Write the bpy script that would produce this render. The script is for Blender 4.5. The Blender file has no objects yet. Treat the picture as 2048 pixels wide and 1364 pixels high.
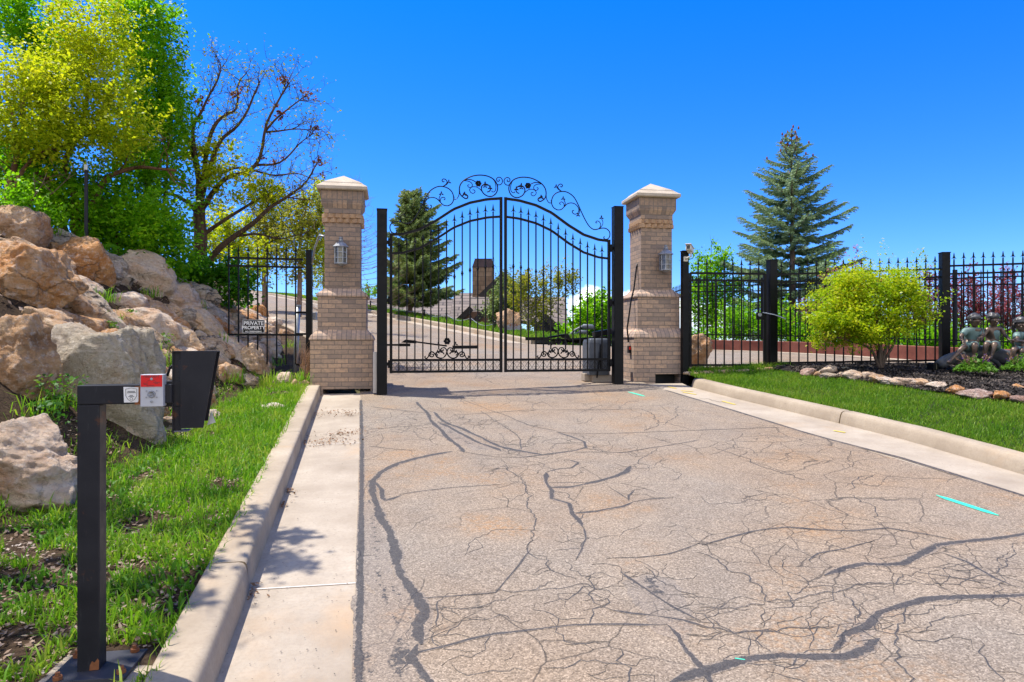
import bpy, bmesh, math, random
import numpy as np
from mathutils import Vector, Matrix, noise as mn
R = math.radians
S = bpy.context.scene
COL = S.collection
F, H, CX, CY = 1365.0, 1.55, 1024.0, 682.0      # focal length in photo pixels, eye height

# ------------------------------------------------------------------ terrain
def sstep(a, b, t):
    t = np.clip((t - a) / (b - a), 0, 1)
    return t * t * (3 - 2 * t)
def zg(x, y):                                     # graded drive: rises away, then climbs to the left
    p1 = .0177 * x + .075 * y
    p2 = -.121 - .0466 * x + .0827 * y
    return p1 + np.maximum(p2 - p1, 0) * sstep(10, 16, y)
FOOT_Y = [-4, 0, 3, 4.3, 6.5, 8.8, 11.6, 14, 19.8, 30, 45, 80]
FOOT_X = [-3.0, -3.05, -3.1, -3.2, -3.4, -3.84, -4.1, -4.9, -7.2, -13.2, -20.5, -40]
HC_Y = [-4, 3, 8.6, 10.4, 11.7, 13.7, 18, 30, 80]
HC_Z = [2.4, 2.7, 2.6, 2.2, 1.7, 1.35, 1.1, .9, .9]
RIM = np.array([(-40, 80), (-24.5, 62.5), (-16.7, 53), (-4.9, 33), (1.7, 20.6), (3.4, 19.2), (5.2, 17.4), (6.6, 16.3), (8.2, 14.6), (9.3, 12.6), (10.6, 9.5), (14, 2), (16, -20)])
def rim_dist(x, y):                               # signed distance beyond the rim where the ground falls away
    x = np.asarray(x, float); y = np.asarray(y, float)
    best = np.full(x.shape, 1e9); sg = np.ones(x.shape)
    for (ax, ay), (bx, by) in zip(RIM[:-1], RIM[1:]):
        dx, dy = bx - ax, by - ay
        t = np.clip(((x - ax) * dx + (y - ay) * dy) / (dx * dx + dy * dy), 0, 1)
        qx, qy = x - ax - t * dx, y - ay - t * dy
        d = np.hypot(qx, qy)
        s = np.where(dx * (y - ay) - dy * (x - ax) > 0, 1., -1.)
        m = d < best
        best = np.where(m, d, best); sg = np.where(m, s, sg)
    return best * sg
def T(x, y):
    x = np.asarray(x, float); y = np.asarray(y, float)
    z = zg(x, np.minimum(y, 70)) + .12
    d = np.maximum(np.interp(y, FOOT_Y, FOOT_X) - x, 0)
    hc = np.interp(y, HC_Y, HC_Z)
    hill = np.minimum(.8 * d, hc + .16 * np.minimum(np.maximum(d - hc / .8, 0), 25))
    z = z + hill
    r = np.maximum(rim_dist(x, y), 0)
    z = z - .5 * r * r / (r + 1.2)
    return np.maximum(z, -45)
def P(px, py, Y):
    return Vector(((px - CX) / F * Y, Y, H + (CY - py) / F * Y))
def G(px, py, dz=0.0):                            # pixel -> point on the drive plane
    a, b = (px - CX) / F, (CY - py) / F
    Y = (H - dz) / (.0177 * a + .075 - b)
    return Vector((a * Y, Y, H + b * Y))
def HIT(px, py, y0=2.2, y1=60):                   # pixel -> point on the terrain
    a, b = (px - CX) / F, (CY - py) / F
    Y = np.arange(y0, y1, .02)
    g = T(a * Y, Y) - H - b * Y; k = np.nonzero(g >= 0)[0]
    y = Y[k[0]] if len(k) else Y[np.argmax(g[:700])]           # grazing rays take the nearest brow
    return Vector((a * y, y, float(T(a * y, y))))

# ------------------------------------------------------------------ mesh helpers
ORG = {}
def link(o): COL.objects.link(o); return o
def props(o, label=None, cat=None, group=None, kind=None):
    for k, v in (('label', label), ('category', cat), ('group', group), ('kind', kind)):
        if v: o[k] = v
    return o
def thing(name, label, cat, loc, rz=0.0, group=None, kind=None):
    o = link(bpy.data.objects.new(name, None))
    o.location = loc; o.rotation_euler.z = rz; o.empty_display_size = .1
    ORG[o.name] = Vector((0, 0, 0)) if rz else Vector(loc)
    return props(o, label, cat, group, kind)
class MB:
    def __init__(s): s.v = []; s.f = []; s.m = []
    def add(s, V, Fc, mi=0):
        n = len(s.v); s.v += [tuple(p) for p in V]; s.f += [tuple(i + n for i in f) for f in Fc]; s.m += [mi] * len(Fc); return s
    def box(s, c, d, rz=0.0, mi=0, rx=0.0, ry=0.0):
        M_ = Matrix.Rotation(rz, 3, 'Z') @ Matrix.Rotation(rx, 3, 'X') @ Matrix.Rotation(ry, 3, 'Y')
        V = [Vector(c) + M_ @ Vector((x * d[0] / 2, y * d[1] / 2, z * d[2] / 2)) for x in (-1, 1) for y in (-1, 1) for z in (-1, 1)]
        return s.add(V, [(0, 1, 3, 2), (4, 6, 7, 5), (0, 4, 5, 1), (2, 3, 7, 6), (0, 2, 6, 4), (1, 5, 7, 3)], mi)
    def tube(s, pts, r, n=6, mi=0, closed=False):
        pts = [Vector(p) for p in pts]; k = len(pts)
        rs = r if isinstance(r, (list, tuple)) else [r] * k
        V = []; up = None
        for i, p in enumerate(pts):
            t = (pts[min(i + 1, k - 1)] - pts[max(i - 1, 0)])
            if t.length < 1e-9: t = Vector((0, 0, 1))
            t.normalize()
            if up is None:
                up = Vector((0, 0, 1)) if abs(t.z) < .9 else Vector((0, 1, 0))
            a = t.cross(up)
            if a.length < 1e-6: a = t.orthogonal()
            a.normalize(); b = a.cross(t); up = b
            for j in range(n):
                w = 2 * math.pi * (j + .5) / n
                V.append(p + a * (math.cos(w) * rs[i]) + b * (math.sin(w) * rs[i]))
        Fc = [(i * n + j, i * n + (j + 1) % n, (i + 1) * n + (j + 1) % n, (i + 1) * n + j) for i in range(k - 1) for j in range(n)]
        Fc += [tuple(range(n - 1, -1, -1)), tuple(range((k - 1) * n, k * n))]
        return s.add(V, Fc, mi)
    def bar(s, a, b, w, mi=0): return s.tube([a, b], w * .7071, 4, mi)
    def rings(s, rings, mi=0, caps=True):
        n = len(rings[0]); V = [p for r in rings for p in r]
        Fc = [(i * n + j, i * n + (j + 1) % n, (i + 1) * n + (j + 1) % n, (i + 1) * n + j) for i in range(len(rings) - 1) for j in range(n)]
        if caps: Fc += [tuple(range(n - 1, -1, -1)), tuple(range((len(rings) - 1) * n, len(rings) * n))]
        return s.add(V, Fc, mi)
    def squares(s, prof, c=(0, 0), mi=0, asp=1.0):
        return s.rings([[(c[0] + sx * h, c[1] + sy * h * asp, z) for sx, sy in ((-1, -1), (1, -1), (1, 1), (-1, 1))] for h, z in prof], mi)
    def lathe(s, prof, c=(0, 0, 0), n=16, mi=0, ph=0.0):
        return s.rings([[(c[0] + r * math.cos(2 * math.pi * j / n + ph), c[1] + r * math.sin(2 * math.pi * j / n + ph), c[2] + z) for j in range(n)] for r, z in prof], mi)
    def prism(s, poly, y0, y1, mi=0):             # outline in x,z extruded along y
        n = len(poly); V = [(x, y0, z) for x, z in poly] + [(x, y1, z) for x, z in poly]
        return s.add(V, [tuple(range(n)), tuple(range(2 * n - 1, n - 1, -1))] + [(i, i + n, (i + 1) % n + n, (i + 1) % n) for i in range(n)], mi)
    def build(s, name, mats, parent=None, smooth=False, bevel=0, kind=None):
        V = np.array(s.v, float)
        if parent is not None: off = np.array(ORG[parent.name])
        else: off = np.array([(V[:, 0].min() + V[:, 0].max()) / 2, (V[:, 1].min() + V[:, 1].max()) / 2, V[:, 2].min()])
        V = V - off
        me = bpy.data.meshes.new(name); me.from_pydata(V.tolist(), [], s.f)
        for m in (mats if isinstance(mats, (list, tuple)) else [mats]): me.materials.append(m)
        me.polygons.foreach_set('material_index', s.m)
        if smooth: me.polygons.foreach_set('use_smooth', [True] * len(s.f))
        bm = bmesh.new(); bm.from_mesh(me); bmesh.ops.recalc_face_normals(bm, faces=bm.faces)
        uv = bm.loops.layers.uv.new('uv')
        for f in bm.faces:
            n = f.normal; k = max(range(3), key=lambda i: abs(n[i]))
            for l in f.loops:
                c = l.vert.co
                l[uv].uv = (c.y + .05, c.z) if k == 0 else (c.x, c.z) if k == 1 else (c.x, c.y)
        bm.to_mesh(me); bm.free()
        o = link(bpy.data.objects.new(name, me))
        if parent is not None: o.parent = parent; ORG[o.name] = Vector(off)
        else: o.location = off; ORG[o.name] = Vector(off)
        if bevel:
            b = o.modifiers.new('bevel', 'BEVEL'); b.width = bevel; b.segments = 2; b.limit_method = 'ANGLE'
        if kind: o['kind'] = kind
        return o
def np_mesh(name, V, Q, mats, parent=None, mi=None, off=None, smooth=False):
    V = np.asarray(V, float)
    if parent is not None: off = np.array(ORG[parent.name])
    elif off is None: off = np.array([V[:, 0].mean(), V[:, 1].mean(), V[:, 2].min()])
    V = V - off
    me = bpy.data.meshes.new(name); Q = np.asarray(Q, np.int32); k = Q.shape[1]
    me.vertices.add(len(V)); me.vertices.foreach_set('co', V.ravel())
    me.loops.add(Q.size); me.loops.foreach_set('vertex_index', Q.ravel())
    me.polygons.add(len(Q)); me.polygons.foreach_set('loop_start', np.arange(0, Q.size, k, dtype=np.int32))
    for m in (mats if isinstance(mats, (list, tuple)) else [mats]): me.materials.append(m)
    if mi is not None: me.polygons.foreach_set('material_index', np.asarray(mi, np.int32))
    if smooth: me.polygons.foreach_set('use_smooth', np.ones(len(Q), bool))
    me.update(calc_edges=True); me.validate()
    o = link(bpy.data.objects.new(name, me))
    if parent is not None: o.parent = parent
    else: o.location = off
    ORG[o.name] = Vector(off)
    return o
def text_mesh(txt, size, name, m, parent, origin, ux, uz, ext=.001, align='CENTER', bold=0.0):
    cu = bpy.data.curves.new('t', 'FONT'); cu.body = txt; cu.size = size; cu.align_x = align; cu.align_y = 'CENTER'; cu.extrude = ext; cu.offset = bold
    tmp = link(bpy.data.objects.new('t', cu)); dg = bpy.context.evaluated_depsgraph_get()
    me = bpy.data.meshes.new_from_object(tmp.evaluated_get(dg)); bpy.data.objects.remove(tmp)
    ux, uz = Vector(ux), Vector(uz); un = ux.cross(uz)
    off = ORG[parent.name]
    for v in me.vertices: v.co = Vector(origin) + ux * v.co.x + uz * v.co.y + un * v.co.z - off
    me.materials.clear(); me.materials.append(m); me.name = name
    o = link(bpy.data.objects.new(name, me)); o.parent = parent; ORG[o.name] = off
    return o

# ------------------------------------------------------------------ materials
def col(h):
    if isinstance(h, (tuple, list)): return (*h[:3], 1)
    return (h, h, h, 1)
class NT:
    def __init__(s, name):
        s.m = bpy.data.materials.new(name); s.m.use_nodes = True
        s.t = s.m.node_tree; s.t.nodes.clear()
        s.out = s.n('ShaderNodeOutputMaterial')
    def n(s, typ, **kw):
        nd = s.t.nodes.new(typ)
        for k, v in kw.items():
            if k in ('inp',):
                for a, b in v.items():
                    if hasattr(b, 'is_output'): s.t.links.new(b, nd.inputs[a])
                    else: nd.inputs[a].default_value = b
            else: setattr(nd, k, v)
        return nd
    def l(s, a, b): s.t.links.new(a, b)
    def coord(s, kind='Object', scale=None):
        c = s.n('ShaderNodeTexCoord').outputs[kind]
        if scale:
            c = s.n('ShaderNodeMapping', inp={'Vector': c, 'Scale': scale}).outputs[0]
        return c
    def noise(s, v, scale, detail=4, rough=.55, dist=0.0):
        return s.n('ShaderNodeTexNoise', inp={'Vector': v, 'Scale': scale, 'Detail': detail, 'Roughness': rough, 'Distortion': dist}).outputs[0]
    def vor(s, v, scale, feature='F1', out=0, rnd=1.0):
        return s.n('ShaderNodeTexVoronoi', feature=feature, inp={'Vector': v, 'Scale': scale, 'Randomness': rnd}).outputs[out]
    def ramp(s, f, stops):
        r = s.n('ShaderNodeValToRGB', inp={0: f}); e = r.color_ramp.elements
        while len(e) < len(stops): e.new(.5)
        for i, (p, c) in enumerate(stops): e[i].position = p; e[i].color = col(c)
        return r.outputs[0]
    def mix(s, f, a, b, mode='MIX'):
        nd = s.n('ShaderNodeMix', data_type='RGBA', blend_type=mode)
        for i, v in ((0, f), (6, a), (7, b)):
            if hasattr(v, 'is_output'): s.l(v, nd.inputs[i])
            else: nd.inputs[i].default_value = v if i == 0 else col(v)
        return nd.outputs[2]
    def math(s, op, a, b=0.0, c=0.0):
        nd = s.n('ShaderNodeMath', operation=op)
        for i, v in ((0, a), (1, b), (2, c)):
            if hasattr(v, 'is_output'): s.l(v, nd.inputs[i])
            else: nd.inputs[i].default_value = v
        return nd.outputs[0]
    def bump(s, h, strength=.5, dist=.01, prev=None):
        i = {'Height': h, 'Strength': strength, 'Distance': dist}
        if prev is not None: i['Normal'] = prev
        return s.n('ShaderNodeBump', inp=i).outputs[0]
    def pbr(s, base, rough=.7, metal=0.0, normal=None, spec=.4):
        p = s.n('ShaderNodeBsdfPrincipled', inp={'Metallic': metal, 'Specular IOR Level': spec})
        for k, v in (('Base Color', base), ('Roughness', rough)):
            if hasattr(v, 'is_output'): s.l(v, p.inputs[k])
            else: p.inputs[k].default_value = col(v) if k == 'Base Color' else v
        if normal is not None: s.l(normal, p.inputs['Normal'])
        s.l(p.outputs[0], s.out.inputs[0]); return s.m
    def rnd(s): return s.n('ShaderNodeObjectInfo').outputs['Random']
    def island(s): return s.n('ShaderNodeNewGeometry').outputs['Random Per Island']
def simple(name, c1, c2, scale=8, rough=.5, metal=0.0, bump=.15, bscale=60, spec=.4):
    t = NT(name); v = t.coord()
    f = t.noise(v, scale, 5)
    b = t.ramp(f, [(.3, c1), (.7, c2)])
    return t.pbr(b, rough, metal, t.bump(t.noise(v, bscale, 3), bump, .004), spec)
def leaf_mat(name, cols, trans=.45, rough=.5, vscale=.9, spec=.25):
    t = NT(name)
    f = t.island(); g = t.noise(t.coord(), vscale, 2)
    k = t.math('ADD', t.math('MULTIPLY', f, .5), t.math('MULTIPLY', t.math('SUBTRACT', g, .25), .9))
    n = len(cols)
    b = t.ramp(k, [(i / (n - 1), c) for i, c in enumerate(cols)])
    p = t.n('ShaderNodeBsdfPrincipled', inp={'Base Color': b, 'Roughness': rough, 'Specular IOR Level': spec})
    tr = t.n('ShaderNodeBsdfTranslucent', inp={'Color': t.mix(.5, b, t.mix(1.0, b, (1.0, 1.0, .35), 'MULTIPLY'))})
    mx = t.n('ShaderNodeMixShader', inp={0: trans, 1: p.outputs[0], 2: tr.outputs[0]})
    t.l(mx.outputs[0], t.out.inputs[0]); return t.m

def m_asphalt(tar=False):
    t = NT('crack_sealant' if tar else 'asphalt'); v = t.coord()
    sp = t.vor(v, 150, out=1); spv = t.n('ShaderNodeSeparateColor', inp={0: sp}).outputs[0]
    fine = t.noise(v, 75, 3)
    agg = t.math('ADD', t.math('MULTIPLY', spv, .6), t.math('MULTIPLY', fine, .4))
    base = t.ramp(agg, [(.10, (.105, .086, .066)), (.40, (.222, .182, .140)), (.62, (.275, .227, .176)), (.9, (.46, .385, .305))])
    big = t.noise(v, .55, 4, .6)
    base = t.mix(t.ramp(big, [(.35, 0), (.72, .55)]), base, t.mix(1.0, base, (1.12, .83, .54), 'MULTIPLY'))
    spots = t.math('MULTIPLY', t.ramp(t.noise(v, 1.1, 5, .65), [(.55, 0), (.78, 1)]), t.ramp(t.noise(v, 30, 3), [(.45, 0), (.6, .8)]))
    base = t.mix(spots, base, (.36, .19, .075))
    base = t.mix(t.ramp(t.noise(v, 2.3, 5, .6), [(.35, .35), (.6, 0)]), base, t.mix(1.0, base, (.62, .63, .68), 'MULTIPLY'))
    # hairline crazing, only in some areas
    w = t.n('ShaderNodeMix', data_type='VECTOR', inp={0: .12, 4: v, 5: t.n('ShaderNodeTexNoise', inp={'Vector': v, 'Scale': 3.0, 'Detail': 4}).outputs[1]}).outputs[1]
    e = t.vor(w, 2.1, 'DISTANCE_TO_EDGE'); e2 = t.vor(w, 5.5, 'DISTANCE_TO_EDGE')
    area = t.ramp(t.noise(v, .5, 3), [(.46, 0), (.56, 1)]); area2 = t.ramp(t.noise(v, .8, 3, .5, .3), [(.53, 0), (.61, 1)])
    cr = t.math('MULTIPLY', t.ramp(e, [(.0, 1), (.011, 0)]), area)
    cr2 = t.math('MULTIPLY', t.ramp(e2, [(.0, 1), (.022, 0)]), area2)
    ck = t.math('MAXIMUM', cr, cr2)
    base = t.mix(t.math('MULTIPLY', ck, .8), base, (.04, .036, .033))
    n = t.bump(agg, .45, .005); n = t.bump(t.math('SUBTRACT', 1.0, ck), .6, .006, n)
    if tar:
        ed = t.n('ShaderNodeAttribute', attribute_name='edge').outputs['Fac']
        q = t.math('SUBTRACT', t.math('ADD', t.math('MULTIPLY', t.noise(v, 38, 6, .7), .75), t.math('MULTIPLY', t.noise(v, 5, 4, .6), .65)), t.math('MULTIPLY', t.math('POWER', ed, 2.0), .42))
        k = t.math('MULTIPLY', t.ramp(q, [(.47, 0), (.515, 1)]), t.ramp(t.vor(v, 150, out=0), [(.1, 1), (.9, .72)]))
        tc = t.ramp(t.noise(v, 40, 4), [(.3, (.022, .022, .025)), (.7, (.058, .056, .057))])
        return t.pbr(t.mix(k, t.mix(.2, base, (.12, .11, .105)), tc), .75, 0, n, .3)
    return t.pbr(base, .88, 0, n, .25)
def m_concrete(name='concrete', tint=(1, 1, 1)):
    t = NT(name); v = t.coord()
    k = lambda c: tuple(a * b for a, b in zip(c, tint))
    b = t.ramp(t.noise(v, 1.6, 6, .65), [(.3, k((.29, .235, .175))), (.55, k((.39, .325, .25))), (.75, k((.47, .405, .32)))])
    b = t.mix(t.ramp(t.noise(v, 55, 3), [(.3, .35), (.55, 0)]), b, k((.27, .215, .16)))
    b = t.mix(t.ramp(t.noise(v, .9, 5, .6, .6), [(.58, 0), (.75, .5)]), b, k((.46, .29, .15)))
    b = t.mix(t.ramp(t.vor(v, 9.0), [(.02, .9), (.05, 0)]), b, (.06, .05, .04))
    return t.pbr(b, .85, 0, t.bump(t.noise(v, 160, 3), .25, .004), .25)
def m_brick(name, bw=.205, rh=.0715, ms=.010, off=.5, dark=1.0):
    t = NT(name); uv = t.coord('UV')
    br = t.n('ShaderNodeTexBrick', offset=off, inp={'Vector': uv, 'Scale': 1.0, 'Brick Width': bw, 'Row Height': rh, 'Mortar Size': ms * .5, 'Mortar Smooth': .15, 'Bias': 0.0,
             'Color1': (0, 0, 0, 1), 'Color2': (1, 1, 1, 1), 'Mortar': (0, 0, 0, 1)})
    v = t.coord()
    k = lambda *c: tuple(x * dark for x in c)
    tone = t.math('ADD', t.math('MULTIPLY', br.outputs[0], .75), t.math('MULTIPLY', t.noise(v, 3.5, 4), .35))
    b = t.ramp(tone, [(.1, k(.235, .18, .15)), (.35, k(.365, .262, .195)), (.6, k(.45, .312, .22)), (.95, k(.53, .355, .235))])
    b = t.mix(t.ramp(t.noise(v, 26, 4), [(.36, .5), (.6, 0)]), b, k(.23, .185, .15))
    b = t.mix(br.outputs[1], b, t.ramp(t.noise(v, 40, 3), [(.3, (.16, .135, .11)), (.7, (.24, .20, .16))]))
    h = t.math('SUBTRACT', t.math('MULTIPLY', t.noise(v, 70, 3), .25), br.outputs[1])
    return t.pbr(b, .85, 0, t.bump(h, .8, .008), .25)
def m_rock(name, cols, strat=.55, tilt=(.5, .2, .8), lichen=.0, rust=.3, scale=1.0):
    t = NT(name); c = t.n('ShaderNodeTexCoord').outputs['Object']
    v = t.n('ShaderNodeVectorMath', operation='ADD', inp={0: c, 1: t.n('ShaderNodeObjectInfo').outputs['Location']}).outputs[0]
    st = t.n('ShaderNodeMapping', inp={'Vector': v, 'Rotation': tilt, 'Scale': (1.2, 1.2, 4.0)}).outputs[0]
    n1 = t.noise(v, 1.9 * scale, 7, .62, .5); n2 = t.noise(st, 1.4 * scale, 6, .65, .9)
    f = t.math('ADD', t.math('MULTIPLY', n1, 1 - strat), t.math('MULTIPLY', n2, strat))
    f = t.math('ADD', f, t.math('MULTIPLY', t.math('SUBTRACT', t.rnd(), .5), .14))
    k = len(cols)
    b = t.ramp(f, [(.3 + .42 * i / (k - 1), c_) for i, c_ in enumerate(cols)])
    b = t.mix(t.ramp(t.noise(v, 2.6, 5, .6, .8), [(.50, 0), (.66, rust)]), b, (.56, .24, .075))
    if lichen: b = t.mix(t.ramp(t.noise(st, 2.4, 6, .68, .6), [(.53, 0), (.585, lichen)]), b, (.04, .038, .032))
    crack = t.ramp(t.vor(t.mix(.45, v, t.n('ShaderNodeTexNoise', inp={'Vector': v, 'Scale': 2.5, 'Detail': 5}).outputs[1]), 1.3, 'DISTANCE_TO_EDGE'), [(0, .6), (.018, 0)])
    crack = t.math('MULTIPLY', crack, t.ramp(t.noise(v, 1.7, 4), [(.48, 0), (.6, 1)]))
    b = t.mix(crack, b, (.13, .09, .06))
    b = t.mix(t.ramp(t.noise(v, 24, 6, .75), [(.34, .5), (.47, 0)]), b, (.17, .11, .065))
    b = t.mix(t.ramp(t.noise(v, 18, 6, .75), [(.50, 0), (.66, .5)]), b, (.84, .77, .67))
    h = t.math('ADD', t.math('MULTIPLY', n2, .8), t.math('ADD', t.math('MULTIPLY', t.noise(v, 15, 9, .75), .9), t.math('MULTIPLY', crack, -.5)))
    return t.pbr(b, .9, 0, t.bump(h, 1.0, .10), .2)
def m_ground(name, a, b, c, s=1.0):
    t = NT(name); v = t.coord()
    x = t.ramp(t.noise(v, 3 * s, 6, .65), [(.3, a), (.52, b), (.75, c)])
    x = t.mix(t.ramp(t.noise(v, 45 * s, 4, .7), [(.35, .7), (.55, 0)]), x, tuple(q * .35 for q in a))
    return t.pbr(x, .95, 0, t.bump(t.noise(v, 40 * s, 5, .7), .9, .03), .1)
def m_bark(name, a=(.07, .048, .035), b=(.20, .145, .11)):
    t = NT(name); v = t.coord(scale=(1, 1, .22))
    f = t.noise(v, 26, 5, .65)
    return t.pbr(t.ramp(f, [(.3, a), (.7, b)]), .92, 0, t.bump(f, .9, .02), .15)
def m_metal_black(name='black_painted_steel', c=.0035, rough=.42):
    t = NT(name); v = t.coord()
    b = t.ramp(t.noise(v, 5, 5), [(.3, (c, c, c * 1.25)), (.75, (c * 2.1, c * 2.1, c * 2.4))])
    return t.pbr(b, t.ramp(t.noise(v, 14, 4), [(.3, rough - .08), (.7, rough + .12)]), 0, t.bump(t.noise(v, 90, 2), .06, .002), .16)
def m_shingle():
    t = NT('slate_roof_tiles'); uv = t.coord('UV')
    br = t.n('ShaderNodeTexBrick', offset=.5, inp={'Vector': uv, 'Scale': 1.0, 'Brick Width': 1.1, 'Row Height': .40, 'Mortar Size': .04, 'Mortar Smooth': .4,
             'Color1': (.25, .20, .165, 1), 'Color2': (.15, .12, .10, 1), 'Mortar': (.045, .038, .035, 1)})
    b = t.mix(t.ramp(t.noise(t.coord(), 4, 4), [(.3, .4), (.7, 0)]), br.outputs[0], (.16, .13, .115))
    return t.pbr(b, .8, 0, t.bump(t.math('SUBTRACT', 1.0, br.outputs[1]), .8, .03), .3)
def m_stone():
    t = NT('ashlar_stone'); uv = t.coord('UV')
    br = t.n('ShaderNodeTexBrick', offset=.37, inp={'Vector': uv, 'Scale': 1.0, 'Brick Width': .42, 'Row Height': .24, 'Mortar Size': .012,
             'Color1': (.20, .135, .085, 1), 'Color2': (.34, .24, .155, 1), 'Mortar': (.10, .075, .055, 1)})
    b = t.mix(t.ramp(t.noise(t.coord(), 6, 5), [(.35, .5), (.65, 0)]), br.outputs[0], (.15, .10, .065))
    return t.pbr(b, .9, 0, t.bump(t.noise(t.coord(), 14, 5), .5, .03), .2)

ASPH, TAR, CONC = m_asphalt(), m_asphalt(True), m_concrete()
KERBM = m_concrete('kerb_concrete', (.97, .94, .88))
BRICK = m_brick('tan_brick'); ROWLOCK = m_brick('rowlock_brick', .073, .6, .010, 0, 1.15); SOLDIER = m_brick('soldier_brick', .078, .6, .012, 0, .72)
BRICKD = m_brick('brown_brick', dark=.84)
CAPST = simple('cast_stone_cap', (.40, .33, .245), (.54, .455, .35), 6, .8, 0, .2, 80, .25)
ORANGEB = simple('orange_brick', (.38, .20, .085), (.50, .29, .14), 9, .85, 0, .4, 60, .2)
DENT = simple('sawtooth_brick', (.36, .23, .135), (.54, .35, .205), 7, .85, 0, .4, 60, .2)
BLK = m_metal_black(); BLK2 = m_metal_black('black_powder_coat', .0035, .36)
SILV = simple('aged_silver_metal', (.20, .21, .225), (.38, .39, .41), 12, .42, .35, .1)
GALV = simple('galvanised_steel', (.34, .36, .37), (.52, .54, .55), 25, .45, .55, .1)
GLASSY = simple('seeded_lamp_glass', (.09, .085, .07), (.20, .185, .15), 20, .12, 0, .05, 40, .6)
WHITEP = simple('white_painted_metal', (.68, .68, .66), (.80, .80, .78), 8, .45)
RUST = simple('rusty_steel', (.16, .055, .02), (.33, .13, .05), 22, .9, .1, .4)
ROCKS = {
 'orange': m_rock('orange_quartzite', [(.28, .10, .03), (.62, .27, .085), (.74, .41, .18), (.80, .60, .42)], .45, (.5, .3, .6), .15, .75),
 'tan': m_rock('tan_quartzite', [(.30, .155, .07), (.62, .37, .195), (.76, .53, .32), (.82, .67, .49)], .4, (.6, .3, .4), .2, .5),
 'pale': m_rock('pale_pink_quartzite', [(.42, .255, .15), (.70, .505, .35), (.79, .64, .49), (.86, .77, .66)], .35, (.3, .5, .3), .08, .45),
 'grey': m_rock('grey_quartzite', [(.20, .145, .095), (.46, .35, .245), (.62, .50, .375), (.74, .64, .52)], .5, (.4, -.3, .5), .5, .45),
 'slab': m_rock('streaked_grey_slab', [(.19, .125, .075), (.55, .39, .245), (.72, .56, .39), (.82, .71, .56)], .75, (.1, .62, 0), .9, .45),
 'buff': m_rock('buff_slab_stone', [(.36, .29, .195), (.50, .42, .30), (.57, .485, .36), (.66, .57, .45)], .3, (.7, .5, .2), .1, .25),
 'pinkish': m_rock('rosy_stone', [(.30, .18, .14), (.46, .30, .24), (.58, .43, .35)], .4, (.3, .3, .3), 0, .25),
}
rng = np.random.default_rng(7); random.seed(7)
# ------------------------------------------------------------------ camera, light, sky
cam = bpy.data.cameras.new('camera'); co = link(bpy.data.objects.new('camera', cam)); S.camera = co
co.location = (0, 0, H); co.rotation_euler = (R(90), 0, 0); cam.sensor_width = 36; cam.lens = F / 2048 * 36; cam.clip_end = 6000; cam.clip_start = .05
SUN = Vector((-.43, .17, 1.0)).normalized()
EL = math.asin(SUN.z); AZ = math.atan2(SUN.x, SUN.y)
ld = bpy.data.lights.new('sun', 'SUN'); lo = link(bpy.data.objects.new('sun', ld)); ld.energy = 3.5; ld.angle = R(.53); ld.color = (1.0, .955, .88)
lo.rotation_euler = SUN.to_track_quat('Z', 'Y').to_euler(); lo.location = (-8, 4, 30)
W = bpy.data.worlds.new('World'); S.world = W; W.use_nodes = True; wt = W.node_tree; wt.nodes.clear()
def wn(typ, **kw):
    nd = wt.nodes.new(typ)
    for k, v in kw.items():
        if k == 'inp':
            for a, b in v.items():
                if hasattr(b, 'is_output'): wt.links.new(b, nd.inputs[a])
                else: nd.inputs[a].default_value = b
        else: setattr(nd, k, v)
    return nd
def wm(op, a, b=0.0): return wn('ShaderNodeMath', operation=op, inp={0: a, 1: b}).outputs[0]
sky = wn('ShaderNodeTexSky', sky_type='NISHITA', sun_disc=False, sun_elevation=EL, sun_rotation=AZ, altitude=1500, air_density=1.0, dust_density=.15, ozone_density=2.2)
hs = wn('ShaderNodeHueSaturation', inp={'Hue': .5, 'Saturation': 1.44, 'Value': 1.0, 'Color': sky.outputs[0]})
gen = wn('ShaderNodeTexCoord').outputs['Generated']
szn = wn('ShaderNodeSeparateXYZ', inp={0: gen}).outputs[2]
tint = wn('ShaderNodeValToRGB', inp={0: szn}); tint.color_ramp.elements[0].color = (.33, .47, .80, 1); tint.color_ramp.elements[1].position = .55; tint.color_ramp.elements[1].color = (.66, .68, .93, 1)
skyc = wn('ShaderNodeMix', data_type='RGBA', blend_type='MULTIPLY', inp={0: 1.0}); wt.links.new(hs.outputs[0], skyc.inputs[6]); wt.links.new(tint.outputs[0], skyc.inputs[7])
sx = wn('ShaderNodeSeparateXYZ', inp={0: gen})
az = wm('DIVIDE', sx.outputs[0], wm('MAXIMUM', sx.outputs[1], .02)); el = wm('DIVIDE', sx.outputs[2], wm('MAXIMUM', sx.outputs[1], .02))
cn = wn('ShaderNodeTexNoise', inp={'Vector': gen, 'Scale': 24.0, 'Detail': 7.0, 'Roughness': .58}).outputs[0]
cn2 = wn('ShaderNodeTexNoise', inp={'Vector': gen, 'Scale': 9.0, 'Detail': 2.0}).outputs[0]
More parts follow.
